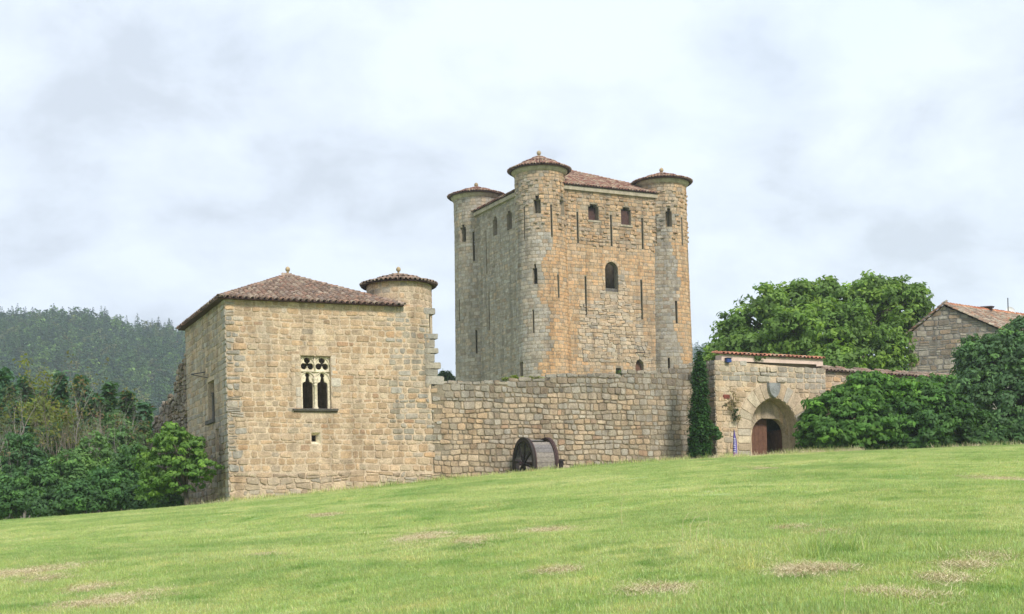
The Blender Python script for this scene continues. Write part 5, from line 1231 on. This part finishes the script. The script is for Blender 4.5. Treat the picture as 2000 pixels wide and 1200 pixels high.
bushes = [((20, 965, 73, 50, 30), (.035, .078, .026), 'dark bush at the bottom left edge of the frame'), ((75, 955, 73, 42, 36), (.032, .070, .025), 'dark green bush below the ivy clad trunk'),
          ((130, 930, 74, 40, 45), (.050, .100, .032), 'medium green bush rising between bare trunks'), ((180, 905, 76, 42, 48), (.062, .115, .038), 'tall pale green bush in the middle of the woods edge'),
          ((215, 950, 73, 42, 36), (.034, .080, .026), 'glossy green bush along the meadow edge'), ((262, 925, 74, 40, 50), (.040, .085, .030), 'dense bush left of the young broadleaf tree'),
          ((165, 968, 71.5, 48, 24), (.030, .070, .022), 'low dark bush right at the meadow edge'), ((105, 980, 71.5, 45, 22), (.030, .064, .024), 'low bush second from the left at the meadow edge'),
          ((285, 968, 70, 40, 26), (.022, .050, .018), 'shady bush under the young broadleaf tree'), ((45, 905, 78, 42, 50), (.034, .075, .030), 'rear bush behind the left edge bare trees'), ((235, 885, 80, 40, 45), (.048, .092, .034), 'rear bush under the reddish bare tree'), ((-40, 950, 74, 60, 60), (.034, .072, .026), 'large bush mostly outside the left of the frame'),
          ((105, 880, 84, 45, 55), (.040, .080, .032), 'rear bush behind the ivy clad trunk'), ((320, 975, 68.5, 30, 18), (.028, .06, .02), 'small dark bush at the foot of the ruined wall')]
for (px, py, Y, rx, rz), cl_, lab in bushes:
    leafy('woodland_bush', [BL(px, py, Y, rx*.8, rz), BL(px-rx*.4, py+rz*.3, Y, rx*.6, rz*.7), BL(px+rx*.45, py+rz*.25, Y-.3, rx*.6, rz*.65), BL(px+rx*.1, py+rz*.6, Y-.3, rx*.9, rz*.6)], px, Y, lab, 'bush', 330, 26, .32, .12, tuple(1.95*v_ for v_ in cl_), part='foliage', trunk_r=.06, ntr=6, sprigs=4, group='bushes at the edge of the left hand woods', light=(1.8, 1.7, 1.3))
# dark undergrowth closing the woods between the trunks
P = []
for i in range(5200):
    Y = rv.uniform(82, 112); px = rv.uniform(-140, 300); X = ray(px, 900)[0]*Y; P.append((X, Y, gz(X, Y)+abs(rv.normal())*1.9))
P = np.array(P); P = np.repeat(P, 6, 0)+rv.normal(size=(len(P)*6, 3))*.4; N = rv.normal(size=P.shape)*.6+np.array([0, -.2, .8]); N /= np.linalg.norm(N, axis=1)[:, None]
v, c = leaf_mesh(P, N, rv.uniform(.14, .26, len(P)), np.array([[.045, .085, .035]])*rv.uniform(.6, 1.5, (len(P), 1)), rv); quads_obj('undergrowth', v, c, 'leaf')['kind'] = 'stuff'
# individual pines along the ridge and trees beyond the keep
def ridge_pine(px, y, Y, s, lab):
    c = at(px, y, Y); t = tag(empty('ridge_pine', (c.x, c.y, c.z-9*s)), lab, 'tree', 'pines on the ridge'); rr = np.random.default_rng(int(px)); o = forest_tree(0, rr); COL.objects.link(o); o.name = 'crown'; o.parent = t; o.scale = (s, s, s)
    MB().tube([(0, 0, -2), (0, 0, 8*s)], [.3*s, .05], 6, (.08, .07, .06)).build('trunk', 'bark', t)
for (px, y, s, l) in ((310, 617, .85, 'lone pine on the ridge touching the roof eave'), (297, 622, .7, 'ridge pine left of the lone one'), (330, 621, .85, 'last ridge pine before the building roof'), (268, 611, .9, 'pine standing on the ridge shoulder'), (205, 599, .95, 'pine above the middle of the ridge'), (182, 600, 1.0, 'dark pine on the highest stretch of the ridge'), (158, 601, .9, 'pine left of the darkest ridge pine'), (50, 599, .9, 'pine on the left part of the ridge')): ridge_pine(px, y, 800, s, l)
leafy('distant_bush', [BL(868, 738, 130, 8, 10), BL(876, 742, 130, 8, 8)], 872, 130, 'small green tree top seen between broken edge and keep', 'tree', 60, 20, .4, .2, (.05, .09, .035), trunk_r=.1, ntr=3)

# ------------------------------------------------------------------ lawn
def blades(name, n, size, hmin, hmax, wd, seed, straw=.05, flat=0.0, mat='grass', ncl=90):
    r = np.random.default_rng(seed); cl = r.integers(0, ncl, n); ccx, ccy = r.uniform(-size/2, size/2, ncl), r.uniform(-size/2, size/2, ncl); cs = r.uniform(.02, .07, ncl)
    x, y = ccx[cl]+r.normal(size=n)*cs[cl], ccy[cl]+r.normal(size=n)*cs[cl]; u_ = r.random(n) < .3; x[u_] = r.uniform(-size/2, size/2, u_.sum()); y[u_] = r.uniform(-size/2, size/2, u_.sum())
    h = r.uniform(hmin, hmax, n)*(r.uniform(.6, 1.5, ncl)[cl])*np.where(r.random(n) < .05, 1.6, 1.0)
    q = r.uniform(0, 2*math.pi, ncl)[cl]+r.normal(size=n)*.9; ln = r.uniform(.2, .95, n)*h if not flat else r.uniform(.7, 1.0, n)*h*flat; z1 = h if not flat else .006+h*r.uniform(.0, .22, n); dx, dy = np.cos(q), np.sin(q); w_ = wd*r.uniform(.7, 1.4, n)
    q2 = q+r.uniform(-.8, .8, n)+math.pi/2; sx_, sy_ = np.cos(q2)*w_, np.sin(q2)*w_; V = np.empty((n, 4, 3))
    V[:, 0] = np.stack([x-sx_, y-sy_, np.zeros(n)-.01], -1); V[:, 1] = np.stack([x+sx_, y+sy_, np.zeros(n)-.01], -1)
    V[:, 2] = np.stack([x+sx_*.25+dx*ln, y+sy_*.25+dy*ln, z1], -1); V[:, 3] = np.stack([x-sx_*.25+dx*ln, y-sy_*.25+dy*ln, z1], -1)
    C = (r.uniform(.72, 1.3, ncl)[cl]*r.uniform(.75, 1.25, n))[:, None]*np.stack([r.uniform(.86, 1.14, ncl)[cl], np.ones(n), r.uniform(.75, 1.3, ncl)[cl]], -1)
    s_ = r.random(n) < straw; C[s_] = np.array([1.7, 1.3, 2.0])*r.uniform(.7, 1.2, (s_.sum(), 1))
    if mat == 'straw': C = np.array([[.70, .61, .38]])*r.uniform(.6, 1.2, (n, 1))
    return quads_obj(name, V.reshape(-1, 3), np.repeat(C, 4, 0), mat, link=False)
gp = [blades('grass_tuft', 640, .8, .014, .042, .004, s, .03+.03*(s % 3)) for s in range(5)]
ry = np.random.default_rng(3); n = 23000
Yg_ = np.sqrt(ry.uniform(9.0**2, 77**2, n)); Xg = ry.uniform(-.58, .66, n)*Yg_; dr_ = dryness(Xg, Yg_); k_ = np.clip(Xg/Yg_, _kk[0], _kk[-1]); Ycg = np.interp(k_, _kk, _Ys)
keepm = (Yg_ < Ycg+1.0) & (ry.random(n) > dr_*2.2); Xg, Yg_ = Xg[keepm], Yg_[keepm]
def slope_rot(X, Y, n):
    e_ = .3; gx = (ground(X+e_, Y)-ground(X-e_, Y))/(2*e_); gy_ = (ground(X, Y+e_)-ground(X, Y-e_))/(2*e_); return np.stack([np.arctan(gy_), -np.arctan(gx), np.zeros(n)], -1)
nn = len(Xg); 
hs_c = ry.uniform(.75, 1.15, nn)*(1+.3*np.sin(Xg*.5+Yg_*.31)*np.sin(Yg_*.43))
instancer('lawn_grass', np.stack([Xg, Yg_, ground(Xg, Yg_)], -1), slope_rot(Xg, Yg_, nn), np.stack([np.ones(nn), np.ones(nn), hs_c], -1), gp, kind='stuff')
# extra dense fine grass close to the camera
n = 3600; Yn = np.sqrt(ry.uniform(9.5**2, 30**2, n)); Xn = ry.uniform(-.42, .43, n)*Yn; d_ = dryness(Xn, Yn); k = ry.random(n) > d_*2.2; Xn, Yn = Xn[k], Yn[k]; nn = len(Xn)
gq = [blades('grass_tuft', 900, .7, .010, .034, .003, 20+s, .04) for s in range(4)]
instancer('near_grass', np.stack([Xn, Yn, ground(Xn, Yn)], -1), slope_rot(Xn, Yn, nn), np.stack([np.ones(nn), np.ones(nn), ry.uniform(.6, 1.1, nn)], -1), gq, kind='stuff')
wt = [blades('weed_tuft', 60, .26, .05, .13, .0045, 90+s, .04) for s in range(3)]
n = 420; Yw = np.sqrt(ry.uniform(11**2, 62**2, n)); Xw = ry.uniform(-.40, .41, n)*Yw
xx, yy = to_ground(1610, 1078); Xw = np.concatenate([Xw, xx+ry.normal(size=26)*.5]); Yw = np.concatenate([Yw, yy+ry.normal(size=26)*.45]); n = len(Xw)
instancer('lawn_weeds', np.stack([Xw, Yw, ground(Xw, Yw)], -1), np.stack([np.zeros(n), np.zeros(n), ry.uniform(0, 6.28, n)], -1), np.stack([ry.uniform(.5, 1.2, n)]*3, -1), wt, kind='stuff')
px_ = np.concatenate([np.arange(452, 1345, 2.2), np.arange(1395, 1470, 3)]); px_ = px_+ry.normal(size=len(px_))*2; kk_ = np.array([ray(p, 930)[0] for p in px_]); Yv = np.interp(kk_, _kk, _Ys)+ry.uniform(-.1, 1.2, len(px_)); Xv = kk_*Yv; n = len(Xv)
instancer('wall_foot_weeds', np.stack([Xv, Yv, ground(Xv, Yv)], -1), np.stack([np.zeros(n), np.zeros(n), ry.uniform(0, 6.28, n)], -1), np.stack([ry.uniform(.6, 2.3, n)]*3, -1), [blades('weed_tuft', 46, .3, .04, .12, .005, 190+s, .12) for s in range(3)], kind='stuff')
# straw left by the mower
Pn = []
for (cx_, cy_, rx, ry_) in PT:
    m_ = int(170*rx*ry_*4)+60
    for i in range(m_): 
        x_, y_ = cx_+ry.normal()*rx*.6, cy_+ry.normal()*ry_*.9; Pn.append((x_, y_))
Pn = np.array(Pn); sp = [blades('straw_wisp', 46, .36, .04, .12, .0026, 40+s, flat=1.0, mat='straw', ncl=12) for s in range(4)]
Ps = np.stack([ry.uniform(-.4, .4, 420)]*1, -1)[:, 0]; Ysr = np.sqrt(ry.uniform(11**2, 66**2, 420)); Pn = np.concatenate([Pn, np.stack([Ps*Ysr, Ysr], -1)]); nn = len(Pn)
ro = slope_rot(Pn[:, 0], Pn[:, 1], nn); ro[:, 2] = ry.uniform(0, 6.28, nn)
instancer('dry_straw', np.stack([Pn[:, 0], Pn[:, 1], ground(Pn[:, 0], Pn[:, 1])+.012], -1), ro, np.stack([ry.uniform(.6, 1.3, nn)]*3, -1), sp, kind='stuff')
# dry grass fringe at the foot of the gate and walls
fr_ = []
for px in np.arange(1500, 1680, .8): fr_.append((px+ry.normal()*1.5, 71.6+ry.uniform(-.5, .6)))
for px in np.arange(270, 460, 2.5): fr_.append((px, 62.2+ry.uniform(-.3, .6)))
for px in np.arange(1240, 1500, 5): fr_.append((px, 70.3+ry.uniform(-.3, .3)))
for px in np.arange(1680, 2000, 4): fr_.append((px, 72.5+ry.uniform(-.3, .3)))
fr_ = np.array([(ray(p, 900)[0]*Y, Y) for p, Y in fr_]); nn = len(fr_)
wf = [blades('weed_tuft', 20, .3, .06, .26, .006, 60+s, .0, mat='straw') for s in range(2)]+[blades('weed_tuft', 30, .3, .1, .3, .006, 70, .1)]
instancer('verge_weeds', np.stack([fr_[:, 0], fr_[:, 1], ground(fr_[:, 0], fr_[:, 1])], -1), np.stack([np.zeros(nn), np.zeros(nn), ry.uniform(0, 6.28, nn)], -1), np.stack([ry.uniform(.5, 1.2, nn)]*3, -1), wf, kind='stuff')
# single stalks
def stalk(px, py, h, bend, lab, group=None, q=0.0):
    X, Y = to_ground(px, py); t = empty('dry_stalk', (X, Y, gz(X, Y)), q)
    pts = [(0, 0, 0), (-.01, 0, h*.35), (.0, 0, h*.7), (bend*.35, 0, h*.95), (bend*.75, .0, h), (bend*1.1, 0, h*.86)]
    ob = MB().tube(pts, [.0035, .0032, .003, .0025, .002, .001], 5, (.55, .5, .28)).build('dry_stalk', 'straw'); ob.location = t.location; ob.rotation_euler = t.rotation_euler; bpy.data.objects.remove(t); ob.name = 'dry_stalk'
    tag(ob, lab, 'grass stalk', group)
stalk(1652, 1198, .30, .10, 'tall pale hooked stalk in the foreground grass lower right')
for i, (px, py, h, b_, q) in enumerate(((1335, 1063, .42, .22, .2), (1350, 1066, .38, .2, .5), (1362, 1064, .30, .18, .1), (1385, 1058, .45, -.1, .3), (1215, 1028, .5, .05, .1), (1605, 1070, .45, .05, 0), (1610, 1072, .3, -.08, 0))):
    stalk(px, py, h, b_, ('arching pale stalk, left one of the clump on the middle of the lawn', 'arching pale stalk in the centre of the clump on the lawn', 'lowest arching pale stalk of the clump on the lawn', 'straight stalk just right of the arching clump', 'thin straight stalk alone left of the arching clump', 'taller dark weed stalk in the dark tuft on the right of the lawn', 'shorter weed stalk leaning in the dark tuft on the right of the lawn')[i], 'thin stalks in the middle of the lawn', q)

# ------------------------------------------------------------------ air
hz = bpy.data.materials.new('haze'); hz.use_nodes = True; nt = hz.node_tree; nt.nodes.clear(); ov_ = nd(nt, 'ShaderNodeOutputMaterial'); pv = nd(nt, 'ShaderNodeVolumePrincipled')
pv.inputs['Color'].default_value = (.80, .88, 1, 1); pv.inputs['Density'].default_value = .00030; pv.inputs['Anisotropy'].default_value = .2; nt.links.new(pv.outputs[0], ov_.inputs['Volume'])
MATS['haze'] = hz; hb = MB().box(-1750, 1850, -200, 1720, -95, 185).build('haze', 'haze'); hb['kind'] = 'stuff'
